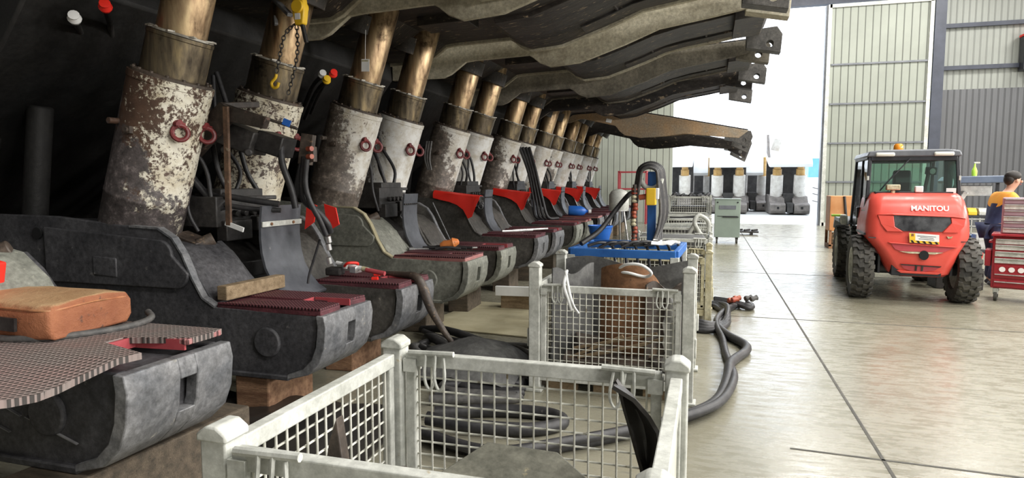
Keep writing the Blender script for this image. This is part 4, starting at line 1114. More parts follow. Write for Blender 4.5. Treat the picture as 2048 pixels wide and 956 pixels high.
# ------------------------------------------------------------------ hoses on the floor
def floor_hose(label, pts, r, mat=None, group=None, n=6):
    return tag(MB().tube([(x, y, r + z) for x, y, z in pts], r, 10, True, n).build('floor_hose', mat or M['hose'], None, 60), label, 'hose', group)
floor_hose('thick sleeved hose snaking out from the belting cage along the aisle', [(-1.9, 3.7, 0), (-1.2, 3.45, 0), (-.75, 3.72, 0), (-.35, 4.10, 0), (-.06, 4.47, 0), (.09, 4.78, 0), (.17, 5.3, 0), (.20, 5.7, .02), (.26, 6.0, 0), (.36, 6.3, 0), (.36, 6.55, 0), (.22, 6.9, 0), (.13, 7.3, 0), (.14, 7.7, 0), (.24, 8.3, 0), (.33, 8.6, 0)], .042)
floor_hose('thinner sleeved hose splitting from the thick one beside the belting cage', [(-1.9, 3.62, .05), (-1.2, 3.38, .05), (-.75, 3.66, .05), (-.34, 4.03, .05), (-.02, 4.40, .05), (.13, 4.74, .04), (.22, 5.3, .03), (.21, 5.8, 0), (.18, 6.2, 0), (.16, 6.8, 0), (.11, 7.2, .03), (.12, 7.6, .05), (.26, 8.35, .03), (.40, 8.7, 0)], .032)
for k in range(4):
    floor_hose('dark hose coiled on the floor at the foot of the yellowed cage', [(-.25, 7.2 + .06 * k, .03 * k), (.0, 7.1 + .04 * k, .02 * k), (.18, 7.25 + .08 * k, .02), (.24, 7.8 + .1 * k, .03 * k), (.12, 8.5 + .1 * k, 0), (-.1, 8.7, .01)], .030, None, 'hoses coiled by the yellowed cage')
for k in range(3):
    floor_hose('dark hose trailing into the heap of red fittings on the aisle floor', [(.1, 8.9 + .12 * k, .01), (.3, 8.7 + .1 * k, .03), (.48, 8.5 + .1 * k, .02), (.56, 8.65 + .06 * k, .01), (.50, 8.9, .02)], .026, None, 'hoses at the red fittings')
for k, (x, y) in enumerate(((.26, 8.62), (.33, 8.72), (.30, 8.52), (.46, 8.60), (.52, 8.50))):
    tag(MB().lathe([(0, 0), (.030, 0), (.036, .02), (.026, .06), (.034, .09), (0, .1)], (x, y, .105 + .012 * k), (.8, .5, .05 * k), 12).build('hose_fitting', M['fitting'] if k < 3 else M['hosegrey'], None, 40), ('leftmost red hose fitting on the aisle floor', 'red hose fitting at the back of the heap on the aisle', 'red hose fitting at the front of the heap on the aisle', 'grey hose fitting in the middle of the aisle heap', 'grey hose fitting at the right end of the aisle heap')[k], 'fitting', 'fittings on the aisle floor')
floor_hose('hose bent in a loop on the floor seen through the foreground cage', [(-1.75, 3.95, 0), (-1.35, 4.12, 0), (-1.0, 4.15, 0), (-.88, 4.02, 0), (-1.05, 3.85, 0), (-1.4, 3.75, .02), (-1.7, 3.72, .05)], .045)
for k in range(9):
    a = k * .37
    floor_hose('black hose in the tangle under the pontoons beside the belting cage', [(-2.95 + .06 * k, 6.3 - .10 * k, .02 * (k % 4)), (-2.5, 6.15 - .12 * k + .05 * math.sin(a), .05 + .02 * (k % 3)), (-2.0, 5.95 - .15 * k, .03 * (k % 4)), (-1.6 - .03 * k, 5.75 - .16 * k + .1 * math.cos(a), .02), (-1.45 + .02 * k, 5.4 - .12 * k, .0), (-1.9, 5.0 - .1 * k, .02 * (k % 2))], .026 + .006 * (k % 3), M['hose'] if k % 4 else M['hosegrey'], 'tangle of hoses under the pontoons')
rows = []
for i in range(9):
    rows.append([(-2.35 + .95 * i / 8, 4.55 + .75 * j / 6, .16 + .16 * math.exp(-((i - 4.5) ** 2 + (j - 3) ** 2) / 8) + .012 * math.sin(i * 2.1 + j * 1.7) - .12 * (i in (0, 8) or j in (0, 6))) for j in range(7)])
tag(MB().sheet(rows, .01).build('rubber_mat', M['belt'], None, 50), 'crumpled dark rubber mat lying on the hose tangle', 'mat')
rows = []
for i in range(9):
    rows.append([(-3.4 + 1.6 * i / 8, 2.75 + 1.15 * j / 6, .03 + .10 * math.exp(-((i - 5) ** 2 + (j - 3) ** 2) / 9) + .02 * math.sin(i * 1.9 + j * 1.3)) for j in range(7)])
tag(MB().sheet(rows, .012).build('rubber_mat', M['blackrub'], None, 50), 'ragged black rubber sheet on the floor left of the foreground cage', 'mat')
tag(MB().prism([(-3.1, 6.5), (-1.75, 6.35), (-1.75, 8.0), (-2.9, 8.1)], .004, .016, 'Z').build('floor_sheet', M['cardboard'], None, 0), 'pale cream board lying on the floor beneath the green grey pontoon', 'board')
wp = MB().prism([(-.34, -.06), (.22, -.06), (.34, .0), (.25, .06), (-.34, .06)], -.03, .03)
o = wp.build('white_beam_end', M['white'], None, 0, .006); o.location = (-2.22, 7.75, .24); o.rotation_euler = (0, 0, .10)
tag(o, 'white painted beam end on blocks between pontoon and belting cage', 'beam')
tag(MB().box((-2.30, 7.85, .09), (.40, .20, .18)).build('timber_block', M['wood'], None, 0, .006), 'timber block carrying the white painted beam end', 'timber')
M['wooddark'] = mott('dark_oily_timber', (0.06, 0.048, 0.034), (0.13, 0.10, 0.07), (0.03, 0.024, 0.02), 2.4, 0.8, 0, 0.4, stretch=(1.5, 9, 9), grit=.4)
# blocks below the pontoons
blocks = []
for nm, key, yy, xx in (('A', 'A', -.56, -2.98), ('A', 'A', .56, -3.0), ('B', 'B', -.56, -3.0), ('B', 'B', .56, -2.95), ('C', 'C', -.56, -2.95), ('C', 'C', .56, -2.95), ('D', 'D', -.56, -2.95), ('D', 'D', .56, -2.95), ('Z', 'Z', .56, -2.74)):
    r = R[key]; zt = .282 + r.location.z
    labs = {('A', -.56): 'reddish timber block under the near toe of the first complete support', ('A', .56): 'timber block under the far toe of the first complete support', ('B', -.56): 'timber block under the green grey pontoon', ('B', .56): 'timber block under the far toe of the green grey support', ('C', -.56): 'timber block under the near toe of the third complete support', ('C', .56): 'timber block under the far toe of the third complete support', ('D', -.56): 'timber block under the near toe of the fourth complete support', ('D', .56): 'timber block under the far toe of the fourth complete support', ('Z', .56): 'thick weathered timber under the studded step at the lower left'}
    w = (.26, .56) if key != 'Z' else (.34, 1.1)
    b = MB().box((xx + r.location.x + SX, r.location.y + yy + (.1 if key == 'Z' else 0), zt / 2), (w[0], w[1], zt - .002), (0, 0, .05 if key != 'Z' else -.06))
    tag(b.build('timber_block', M['wood2'] if key == 'A' else M['wooddark'], None, 0, .012), labs[(key, yy)], 'timber', 'timber blocks under the roof supports')
for y in (-.56, .56):
    for key in 'ABCDEFGZ':
        if key == 'Z' and y < 0: pass
        r = R[key]; zt = .282 + r.location.z
        if key in 'EFG':
            tag(MB().box((-2.8, r.location.y + y, zt / 2), (.3, .7, zt - .002)).build('timber_block', M['wood'], None, 0, .012), 'timber block under a toe of the far roof supports', 'timber', 'timber blocks of the far supports')
        tag(MB().box((-5.4, r.location.y + y, zt / 2), (.3, .7, zt - .002)).build('timber_block', M['wood'], None, 0, .012), 'timber block under the rear of a roof support', 'timber', 'rear timber blocks')

# ------------------------------------------------------------------ things lying on the supports
tb = MB().box((0, 0, .05), (.085, .62, .10)); o = tb.build('timber_baulk', M['wood'], None, 0, .008)
o.location = (-3.20, 3.98, .786); o.rotation_euler = (0, 0, math.radians(-2))
tag(o, 'pale timber baulk lying across the step of the first complete support', 'timber')
# leather tool bag
bg = thing('tool_bag', 'dusty tan leather tool bag lying on the studded step mat', 'bag', (-3.02, 2.34, .882), math.radians(4))
bm_ = MB()
sec = []
for i, (x, sc_) in enumerate(((-.36, .90), (-.32, 1.0), (-.1, 1.02), (.08, 1.0), (.18, .98), (.205, .93))):
    ring = []
    for y, z in ((-.22, .01), (-.24, .06), (-.235, .14), (-.20, .175), (-.05, .19), (.10, .195), (.22, .175), (.25, .13), (.25, .05), (.22, .01)):
        ring.append((x + .006 * math.sin(9 * y + i), y * sc_, z * (1 - .10 * (x + .36)) + .004 * math.sin(20 * y + 3 * i)))
    sec.append(ring)
V = [[bm_.bm.verts.new(p) for p in r] for r in sec]
for a, b in zip(V, V[1:]):
    for k in range(len(a)):
        j = (k + 1) % len(a); bm_._f([a[k], a[j], b[j], b[k]])
bm_._f(V[0][::-1]); bm_._f(V[-1])
bm_.build('bag_body', M['dustleather'], bg, 60, .012, 3)
sm = MB().tube([(-.36, -.232, .165), (-.2, -.236, .160), (0, -.232, .152), (.15, -.225, .146), (.20, -.19, .144), (.205, .0, .150), (.205, .2, .142)], .005, 6, True, 4)
sm.build('edge_piping', M['leather'], bg, 60)
MB().box((.0, -.252, .085), (.10, .014, .06), (.0, .05, 0)).build('dark_patch', M['steel_black'], bg, 0)
hl = MB().tube([(-3.35, 2.13, .90), (-3.10, 2.08, .90), (-2.90, 2.14, .895), (-2.78, 2.28, .895), (-2.72, 2.48, .895), (-2.74, 2.62, .905), (-2.82, 2.68, .92)], .017, 10, True, 6)
tag(hl.build('hose_loop', M['hosegrey'], None, 60), 'grey hose curling around the front of the leather bag', 'hose')
# wrapped torque bar and tape on the green grey support
B_ = R['B'].location
tw = thing('torque_wrench', 'long chrome bar wrench laid across the green grey support step', 'wrench', (-2.98, B_.y - .30, .84), math.radians(6))
MB().cyl((-.28, -.02, 0), (.42, .30, 0), .011, seg=12).build('bar', M['silver'], tw)
MB().cyl((-.30, -.03, 0), (-.25, -.006, 0), .024, seg=12).build('socket_head', M['silver'], tw)
oh = MB().lathe([(0, 0), (.035, .01), (.055, .06), (.045, .12), (.06, .16), (.03, .22), (0, .23)], (0, 0, 0), (1, .1, .15), 12)
o = oh.build('taped_fitting', M['orange'], None, 40); o.location = (-2.93, B_.y - .28, .875); o.rotation_euler = (.1, -.1, .2)
tag(o, 'orange taped fitting bundle on the step of the green grey support', 'fitting')
for k in range(3):
    tag(MB().tube([(-2.95 - .1 * k, B_.y - .36 + .05 * k, .852), (-2.82, B_.y - .32 + .07 * k, .87), (-2.68 + .05 * k, B_.y - .26 + .05 * k, .852)], .016, 8, True, 4).build('cord', M['hose'], None, 60), 'black cord lying by the orange taped fitting', 'cord', 'cords by the taped fitting')
# red pipe assembly on the far step of the first support
A_ = R['A'].location
va = thing('valve_assembly', 'white and red taped valve rod lying on the second maroon step', 'valve', (-2.95, A_.y + .48, .80), math.radians(-8))
MB().cyl((-.16, -.02, .10), (.30, .02, .03), .018, seg=12).build('rod', M['white'], va)
MB().cyl((.14, .003, .052), (.32, .022, .027), .020, seg=12).build('pink_sleeve', M['redpad_edge'], va)
MB().cyl((.10, .003, .061), (.15, .01, .052), .021, seg=12).build('yellow_band', M['galvy'], va)
MB().lathe([(0, 0), (.03, 0), (.03, .06), (0, .06)], (-.06, -.02, .05), (0, 0, 1), 12).box((.03, .0, .05), (.07, .09, .06)).build('valve_body', M['silver'], va, 30, .006)
MB().tube([(-.05, -.05, .08), (0, -.06, .11), (.03, .03, .10), (-.02, .06, .06)], .012, 8, True, 4).build('red_ring', M['red'], va, 50)
MB().box((-.16, -.04, .03), (.14, .12, .07), (0, 0, .3)).build('black_coupling', M['steel_black'], va, 0, .015)
for k, (x, y) in enumerate(((-2.72, .40), (-2.82, .62))):
    tag(MB().cyl((x, A_.y + y, .783), (x + .05, A_.y + y + .01, .788), .020, seg=12).build('red_plug', M['red'], None), ('red plug at the near edge of the second maroon step', 'red plug beside the taped valve rod')[k], 'plug', 'red plugs on the second step')
wr = MB().tube([(-2.82, A_.y + .72, .79), (-2.55, A_.y + .62, .80), (-2.40, A_.y + .58, .79), (-2.33, A_.y + .57, .70), (-2.25, A_.y + .56, .52), (-2.15, A_.y + .56, .36), (-2.07, A_.y + .57, .25)], lambda s: .024 + .018 * math.sin(PI * s) ** 2, 10, True, 6)
o = wr.build('sleeved_hose', M['steel_brown'], None, 60); tag(o, 'brown sleeved hose spilling over the toe of the second maroon step', 'hose')
MB().tube([(-2.07, A_.y + .57, .25), (-2.03, A_.y + .575, .21), (-1.98, A_.y + .58, .17)], .016, 8).build('pink_end', M['redpad_edge'], o)
# bars on the third support, blue jug further on
C_ = R['C'].location
for k in range(2):
    b = MB().bar((-3.02 + .12 * k, C_.y - .45 + .25 * k, .86), (-2.62 + .15 * k, C_.y - .10 + .35 * k, .865), .045, .03)
    tag(b.build('spanner_bar', M['silver'], None, 0, .008), ('silver bar at the left on the third support step', 'silver bar at the right on the third support step')[k], 'bar', 'silver bars on the third support')
E_ = R['E'].location
j = MB().lathe([(0, 0), (.10, 0), (.115, .03), (.115, .28), (.08, .36), (.035, .40), (.035, .44), (0, .44)], (-3.05, E_.y - .75, .97), (1, .25, -.05), 20)
jo = j.build('blue_jug', M['blueplastic'], None, 40, .0); tag(jo, 'blue plastic jug lying on the step of the fifth support', 'jug')
MB().cyl((-2.61, E_.y - .645, .948), (-2.55, E_.y - .63, .945), .045, seg=14).build('white_cap', M['white'], jo)
bu = MB().lathe([(0, 0), (.14, 0), (.20, .30), (.215, .30), (.215, .33), (.195, .33), (.135, .015), (0, .015)], (-1.80, 11.2, .53), (0, 0, 1), 28)
bo = bu.build('bucket', M['blueplastic'], None, 40); tag(bo, 'blue bucket on a crate behind the blue stand at the left', 'bucket')
MB().ring((-1.80, 11.2, .83), (0, 1, .2), .21, .006, 20, 6, PI, 0, (1, 0, 0)).build('handle', M['silver'], bo)
cr = MB()
for z in (.05, .25, .45): cr.box((-1.8, 10.96, z), (.6, .02, .12)).box((-1.8, 11.44, z), (.6, .02, .12)).box((-2.09, 11.2, z), (.02, .5, .12)).box((-1.51, 11.2, z), (.02, .5, .12))
cr.box((-1.8, 11.2, .515), (.6, .5, .02))
tag(cr.build('crate', M['wood'], None, 0, .003), 'slatted crate under the blue bucket', 'crate')

# ------------------------------------------------------------------ chain hoist, tag
ho = thing('chain_hoist', 'yellow lever chain hoist hanging by its chain in front of the second leg', 'hoist', (-3.30, 4.80, 2.95))
hb = MB().prism([(-.05, .16), (.05, .17), (.06, .06), (.045, -.04), (-.03, -.05), (-.055, .06)], -.035, .035)
hb.build('hoist_body', M['yellow'], ho, 30, .01)
MB().cyl((0, -.05, .10), (0, .05, .10), .055, seg=24).build('ratchet_cover', M['yellow'], ho, 40, .006)
MB().box((-.0, -.037, .02), (.05, .004, .05)).build('rating_plate', M['white'], ho, 0)
MB().bar((.02, 0, -.04), (.055, 0, -.19), .035, .03).build('lever_grip', M['steel_black'], ho, 0, .008)
MB().tube([(-.02, 0, .16), (-.02, 0, .25), (.02, 0, .30), (.05, 0, .26), (.03, 0, .20)], .012, 8, True, 4).build('top_hook', M['steel_black'], ho, 50)
def chain(pts, parent, mat, lk=.034, r=.0048):
    P = cat(pts, 10); m = MB(); acc = 0; i = 0; last = P[0]; n = 0
    for a, b in zip(P, P[1:]):
        d = (b - a); L = d.length; s = 0
        while acc + (L - s) >= lk:
            s += lk - acc; acc = 0
            c = a + d * (s / L); t = d.normalized(); u = t.orthogonal().normalized()
            if n % 2: u = t.cross(u)
            w = t.cross(u); q = []
            for k in range(9):
                an = 2 * PI * k / 8
                q.append(c + t * (math.cos(an) * lk * .68) + u * (math.sin(an) * lk * .40))
            m.tube(q, r, 6, False); n += 1
        acc += L - s
    return m.build('chain', mat, parent, 60)
chain([(-.03, -.01, -.03), (-.02, -.02, -.25), (-.06, -.03, -.45), (-.12, -.03, -.62)], ho, M['steel_black'])
chain([(-.04, .0, -.02), (-.14, -.02, -.12), (-.19, -.03, -.30), (-.22, -.04, -.44)], ho, M['steel_black'])
MB().tube([(-.22, -.04, -.44), (-.23, -.04, -.47), (-.27, -.04, -.51), (-.255, -.04, -.55), (-.215, -.04, -.545), (-.20, -.04, -.51)], .013, 8, True, 5).build('bottom_hook', M['yellow'], ho, 50)
hb2 = MB().bar((-3.62, 4.9, 3.17), (-3.36, 4.75, 2.98), .05, .03).bar((-3.60, 4.88, 3.02), (-3.58, 4.86, 2.94), .03)
hb2 = tag(hb2.build('hanging_bracket', M['steel_toe'], None, 0, .004), 'grey bracket hanging under the canopy beside the yellow hoist', 'bracket')
tg = thing('inspection_tag', 'white card tag hanging on a string in front of the third leg', 'tag', (-3.42, 6.08, 2.80))
MB().box((0, 0, 0), (.085, .004, .125), (0, .03, .1)).build('card', M['white'], tg, 0)
MB().tube([(0, 0, .055), (.003, 0, .20), (.0, .02, .36)], .0025, 5).build('string', M['white'], tg)
MB().box((0, -.003, .045), (.07, .002, .016), (0, .03, .1)).build('yellow_header', M['galvy'], tg, 0)
# coloured pipe caps in the dark under the canopies
for k, (x, y, z, c) in enumerate(((-4.25, 3.55, 2.72, 'white'), (-4.05, 3.62, 2.80, 'red'), (-3.95, 6.1, 2.72, 'white'), (-3.85, 6.15, 2.73, 'red'), (-3.90, 6.1, 2.66, 'yellow'))):
    o = MB().lathe([(0, 0), (.035, 0), (.045, .03), (.03, .06), (.036, .075), (0, .08)], (x, y, z), (.6, -.6, .3), 12).build('pipe_cap', M[c], None, 40)
    MB().tube([(x, y, z), (x - .35, y + .35, z - .05), (x - .75, y + .7, z - .3)], .022, 8, True, 4).build('pipe', M['steel_black'], o, 60)
    tag(o, ('white pipe cap in the dark left of the first leg', 'red pipe cap in the dark left of the first leg', 'white pipe cap in the dark beside the hoist leg', 'red pipe cap in the dark beside the hoist leg', 'yellow pipe cap in the dark beside the hoist leg')[k], 'cap', 'coloured pipe caps under the canopies')
# ------------------------------------------------------------------ red telehandler seen from behind
tk = thing('telehandler', 'red compact telehandler with black cab parked with its rear to us', 'telehandler', (2.62, 9.62, 0), math.radians(-4))
tk.scale = (.87, 1, 1)
SL = [(.36, .36, .10), (.40, .41, .05), (.55, .48, .0), (.70, .56, -.005), (.84, .66, -.01), (.88, .685, .0), (.93, .69, .0), (1.08, .685, .015), (1.20, .665, .04), (1.28, .65, .07), (1.36, .635, .12), (1.42, .61, .19), (1.455, .58, .28), (1.47, .55, .42)]
def rear_y(z):
    for (z0, w0, y0), (z1, w1, y1) in zip(SL, SL[1:]):
        if z0 <= z <= z1: return y0 + (y1 - y0) * (z - z0) / (z1 - z0)
    return 0
hull = MB()
rings = []
for z, w, yr in SL:
    pts = []
    r = .16 if z < 1.42 else .18
    fr_ = .62 if z < .84 else .95
    pts.append((-w, fr_)); pts.append((-w, yr + r + .15)); pts.append((-w, yr + r))
    for k in range(1, 7):
        a = math.radians(15 * k)
        pts.append((-w + r - r * math.cos(a), yr + r - r * math.sin(a)))
    xo = .07 * max(0, .84 - z) / .48
    for k in range(0, 6):
        a = math.radians(90 - 15 * k)
        pts.append((w - r + r * math.cos(a), yr + r - r * math.sin(a)))
    pts.append((w, yr + r)); pts.append((w, yr + r + .15)); pts.append((w, fr_))
    rings.append([hull.bm.verts.new((x + xo, y + .03 * (x / w) ** 2, z)) for x, y in pts])
for a, b in zip(rings, rings[1:]):
    for k in range(len(a) - 1): hull._f([a[k], a[k + 1], b[k + 1], b[k]])
hull._f(rings[-1]); hull._f(rings[0][::-1])
for a, b in zip(rings, rings[1:]): hull._f([a[-1], a[0], b[0], b[-1]])
hull.build('engine_cover', M['manired'], tk, 32)
def rpanel(name, pts, mat, off=.006, th=.02, parent=tk, bevel=.0):
    """panel following the rear skin: pts in (x, z)"""
    m = MB()
    a = [m.bm.verts.new((x, rear_y(z) + .03 * (x / .66) ** 2 - off, z)) for x, z in pts]
    b = [m.bm.verts.new((x, rear_y(z) + .03 * (x / .66) ** 2 - off + th, z)) for x, z in pts]
    m._f(a); m._f(b[::-1]); n = len(pts)
    for i in range(n): m._f([a[(i + 1) % n], a[i], b[i], b[(i + 1) % n]])
    return m.build(name, mat, parent, 0, bevel)
# window in the cover with a raised red brow and mouldings
M['grille'] = mott('smoky_grille_mesh', (0.02, 0.02, 0.024), (0.16, 0.165, 0.175), None, 3.0, 0.25, 0.2, 0.1)
rpanel('rear_grille', [(-.33, 1.17), (.40, 1.155), (.41, 1.08), (.30, .965), (-.20, .965), (-.31, 1.02)], M['grille'], .006)
rpanel('grille_brow', [(-.55, 1.175), (-.36, 1.195), (.44, 1.18), (.60, 1.14), (.42, 1.155), (-.33, 1.172)], M['manired'], .03, .04, bevel=.006)
for s, pts in ((-1, [(-.55, 1.175), (-.335, 1.165), (-.315, 1.02), (-.20, .955), (-.42, .955), (-.50, 1.05)]), (1, [(.60, 1.14), (.405, 1.15), (.415, 1.08), (.305, .955), (.50, .955), (.58, 1.04)])):
    rpanel('grille_cheek', pts, M['manired'], .016, .03, bevel=.008)
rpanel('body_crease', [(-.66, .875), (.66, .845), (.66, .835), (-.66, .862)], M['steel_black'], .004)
rpanel('lower_recess', [(-.36, .80), (.48, .765), (.32, .70), (-.22, .70), (-.30, .725)], M['manired_shaded'], .004)
rpanel('recess_lip', [(-.40, .815), (.52, .775), (.48, .765), (-.36, .80)], M['manired'], .022, .03, bevel=.004)
rpanel('dust_ledge', [(-.24, .697), (.33, .697), (.22, .672), (-.12, .675)], M['galvy'], .010, .02)
m = MB().cyl((.08, -.02, .655), (.08, .03, .655), .062, seg=26); m.build('tow_hole', M['dark'], tk)
rpanel('lower_slot', [(-.22, .53), (.32, .515), (.24, .46), (.10, .435), (-.08, .44), (-.17, .475)], M['manired_shaded'], .006)
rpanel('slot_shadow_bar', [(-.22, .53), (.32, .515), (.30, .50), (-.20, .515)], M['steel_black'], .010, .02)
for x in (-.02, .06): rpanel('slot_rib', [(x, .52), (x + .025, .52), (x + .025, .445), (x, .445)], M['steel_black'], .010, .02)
rpanel('lower_lip', [(-.26, .44), (.34, .43), (.28, .40), (-.20, .405)], M['manired'], .016, .03, bevel=.008)
# brand lettering and decals
def lettering(txt, loc, size, mat, parent, rot=(PI / 2, 0, 0), name='lettering', sx=1.0, ext=.002):
    cu = bpy.data.curves.new(name, 'FONT'); cu.body = txt; cu.size = size; cu.extrude = ext
    cu.align_x = 'CENTER'; cu.align_y = 'CENTER'; cu.offset = size * .022
    cu.materials.append(mat)
    o = bpy.data.objects.new(name, cu); COL.objects.link(o); o.parent = parent
    bpy.context.view_layer.update()
    me = bpy.data.meshes.new_from_object(o.evaluated_get(bpy.context.evaluated_depsgraph_get()))
    bpy.data.objects.remove(o, do_unlink=True)
    o = bpy.data.objects.new(name, me); COL.objects.link(o); o.parent = parent
    o.location = loc; o.rotation_euler = rot; o.scale = (sx, 1, 1)
    return o
M['white_paint'] = flat('white_decal', (0.85, 0.80, 0.78), 0.5)
lettering('MANITOU', (.14, rear_y(1.265) - .006, 1.262), .096, M['white_paint'], tk, (math.radians(72), 0, math.radians(1)), 'brand_lettering', 1.12)
pn = rpanel('warning_plate', [(-.13, .945), (.26, .925), (.265, .80), (-.12, .82)], M['white'], .020, .012)
rpanel('yellow_field', [(-.127, .942), (-.05, .938), (-.045, .85), (-.122, .855)], M['yellow'], .022, .004, pn)
rpanel('brown_emblem', [(-.10, .935), (-.07, .935), (-.06, .87), (-.105, .87)], M['rust'], .0235, .003, pn)
rpanel('hazard_strip', [(-.122, .852), (.262, .835), (.264, .803), (-.12, .823)], M['yellow'], .022, .004, pn)
for k in range(5):
    x = -.11 + .078 * k; dz = -.0445 * .078 * k / .0445 * .045
    rpanel('hazard_bar', [(x, .849 - .0035 * k), (x + .03, .848 - .0035 * k), (x + .055, .817 - .0035 * k), (x + .025, .818 - .0035 * k)], M['dark'], .0235, .003, pn)
for z, x0, x1 in ((.912, -.02, .22), (.893, .02, .19), (.874, -.0, .20)):
    rpanel('print_line', [(x0, z), (x1, z - .01), (x1, z - .017), (x0, z - .007)], M['steel_toe'], .0225, .003, pn)
rpanel('badge', [(.36, .915), (.40, .90), (.44, .912), (.42, .885), (.38, .88)], M['galvy'], .008, .01)
m = MB().box((-.59, .165, 1.20), (.07, .006, .12), (.05, .06, -.75)); m.build('sticker', M['white_paint'], tk, 0)
m = MB().box((-.592, .160, 1.20), (.02, .006, .03), (.05, .06, -.75)); m.build('sticker_mark', M['steel_black'], tk, 0)
# chassis, arches
ch = MB()
ch.box((0, 1.3, .52), (.66, 2.5, .30)).box((0, 2.4, .50), (.9, .35, .4))
ch.cyl((-.62, .42, .44), (.62, .42, .44), .09, seg=16); ch.cyl((-.62, 2.55, .44), (.62, 2.55, .44), .09, seg=16)
ch.box((0, .45, .46), (.34, .3, .26))
ch.build('chassis', M['machblack'], tk, 30, .01)
for s in (-1, 1):
    a = MB(); pts = []
    for k in range(9):
        an = math.radians(20 + 17.5 * k); pts.append((.44 + .53 * math.cos(an), .46 + .50 * math.sin(an)))
    q = [(y, z) for y, z in pts]; q2 = [(.44 + (y - .44) * .95, .46 + (z - .46) * .95) for y, z in reversed(pts)]
    a.box((s * .48, .52, .62), (.03, .75, .48)).box((s * .60, .52, .905), (.22, .75, .03))
    a.build('wheel_arch', M['machblack'], tk, 30)
def wheel(x, y, R_, w, steer=0.0):
    e = MB()
    hw = w / 2
    prof = [(.25, -hw * .75), (.27, -hw * .9), (R_ * .80, -hw), (R_ * .92, -hw * .92), (R_ * .945, -hw * .75), (R_ * .95, 0), (R_ * .945, hw * .75), (R_ * .92, hw * .92), (R_ * .80, hw), (.27, hw * .9), (.25, hw * .75)]
    e.lathe(prof, (0, 0, 0), (1, 0, 0), 56, closed=True)
    n = 22
    for k in range(n):
        for s in (-1, 1):
            a0 = 2 * PI * (k + (.5 if s > 0 else 0)) / n
            for (x0, x1, da0, da1) in ((0.02, .45, 0.0, -.02), (.45, .62, -.02, .09), (.62, 1.0, .09, .10)):
                vs = []
                for rr in (R_ * .93, R_ * 1.0):
                    for xx, da in ((x0, da0), (x1, da1)):
                        rad = rr if not (xx > .9) else rr - R_ * .03
                        for t in (-.075, .075):
                            an = a0 + da + t * (1 if rr < R_ * .97 else .85)
                            vs.append(e.bm.verts.new((s * xx * hw, rad * math.sin(an), rad * math.cos(an))))
                for q in ((4, 5, 7, 6), (0, 2, 3, 1), (0, 1, 5, 4), (2, 6, 7, 3), (0, 4, 6, 2), (1, 3, 7, 5)):
                    e._f([vs[i] for i in q])
    t = e.build('tyre', M['tyre'], tk, 30)
    t.location = (x, y, R_ - .005); t.rotation_euler = (0, 0, steer)
    r = MB().lathe([(0, -.04), (.10, -.05), (.12, -.02), (.20, .02), (.24, -hw * .8), (.265, -hw * .85), (.265, hw * .8), (.2, hw * .3), (0, hw * .3)], (0, 0, 0), (1, 0, 0), 32)
    for k in range(6):
        an = 2 * PI * k / 6; r.cyl((-.02, .15 * math.sin(an), .15 * math.cos(an)), (-.055, .15 * math.sin(an), .15 * math.cos(an)), .014, seg=8)
    if x > 0:
        for v in r.bm.verts: v.co.x *= -1
    r.build('rim', M['galv'], t, 30)
for x, y, w_, s_ in ((-.70, .44, .30, .0), (.70, .44, .30, .0), (-.68, 2.55, .30, 0), (.68, 2.55, .30, 0)): wheel(x, y, .44, w_, s_)
# cab
cb = MB()
cx0, cx1 = -.63, .62      # cab width
cy0, cy1 = .52, 1.95
zt = 1.97
def post(a, b, w=.055): cb.bar(a, b, w, w)
post((cx0, cy0 - .03, 1.38), (cx0 + .03, cy0 + .06, zt)); post((cx1, cy0 - .03, 1.38), (cx1 - .03, cy0 + .06, zt))
post((cx0, cy1 + .12, .9), (cx0 + .03, cy1 - .1, zt)); post((cx1, cy1 + .12, .9), (cx1 - .03, cy1 - .1, zt))
post((cx0, 1.12, .62), (cx0 + .03, 1.15, zt), .05); post((cx1, 1.12, .62), (cx1 - .03, 1.15, zt), .05)
post((cx0, cy0 - .03, 1.40), (cx1, cy0 - .03, 1.40), .06)
post((cx0 + .03, cy0 + .055, 1.93), (cx1 - .03, cy0 + .055, 1.93), .07)
post((cx0, cy1 + .12, .92), (cx1, cy1 + .12, .92), .06); post((cx0 + .03, cy1 - .1, 1.93), (cx1 - .03, cy1 - .1, 1.93), .07)
for x in (cx0 + .02, cx1 - .02): post((x, cy0 + .06, zt - .02), (x, cy1 - .1, zt - .02), .06)
post((cx0, cy0, 1.38), (cx0, 1.12, .64), .05); post((cx0, 1.12, .64), (cx0, 2.0, .64), .05)
cb.build('cab_frame', M['machblack'], tk, 30, .01)
rf_ = MB().prism([(-.66, 1.955), (-.62, 2.03), (-.45, 2.05), (.45, 2.05), (.62, 2.03), (.65, 1.955)], cy0 + .0, cy1 - .02)
rf_.build('cab_roof', M['machgrey'], tk, 30, .02)
def pane(name, pts):
    m = MB(); v = [Vector(p) for p in pts]; nn = (v[1] - v[0]).cross(v[2] - v[0]).normalized() * .003
    a = [m.bm.verts.new(p + nn) for p in v]; b = [m.bm.verts.new(p - nn) for p in v]
    m._f(a); m._f(b[::-1])
    for i in range(len(v)): m._f([a[(i + 1) % len(v)], a[i], b[i], b[(i + 1) % len(v)]])
    return m.build(name, M['glass'], tk, 0)
pane('rear_window', [(cx0 + .03, cy0 - .02, 1.43), (cx1 - .03, cy0 - .02, 1.43), (cx1 - .055, cy0 + .05, 1.90), (cx0 + .055, cy0 + .05, 1.90)])
pane('side_window', [(cx0, cy0 + .02, 1.40), (cx0 + .025, cy0 + .08, 1.93), (cx0 + .025, 1.12, 1.93), (cx0, 1.10, .68)])
pane('door_window', [(cx0, 1.16, .68), (cx0 + .025, 1.18, 1.93), (cx0 + .025, 1.82, 1.93), (cx0, 2.04, .95), (cx0, 2.0, .68)])
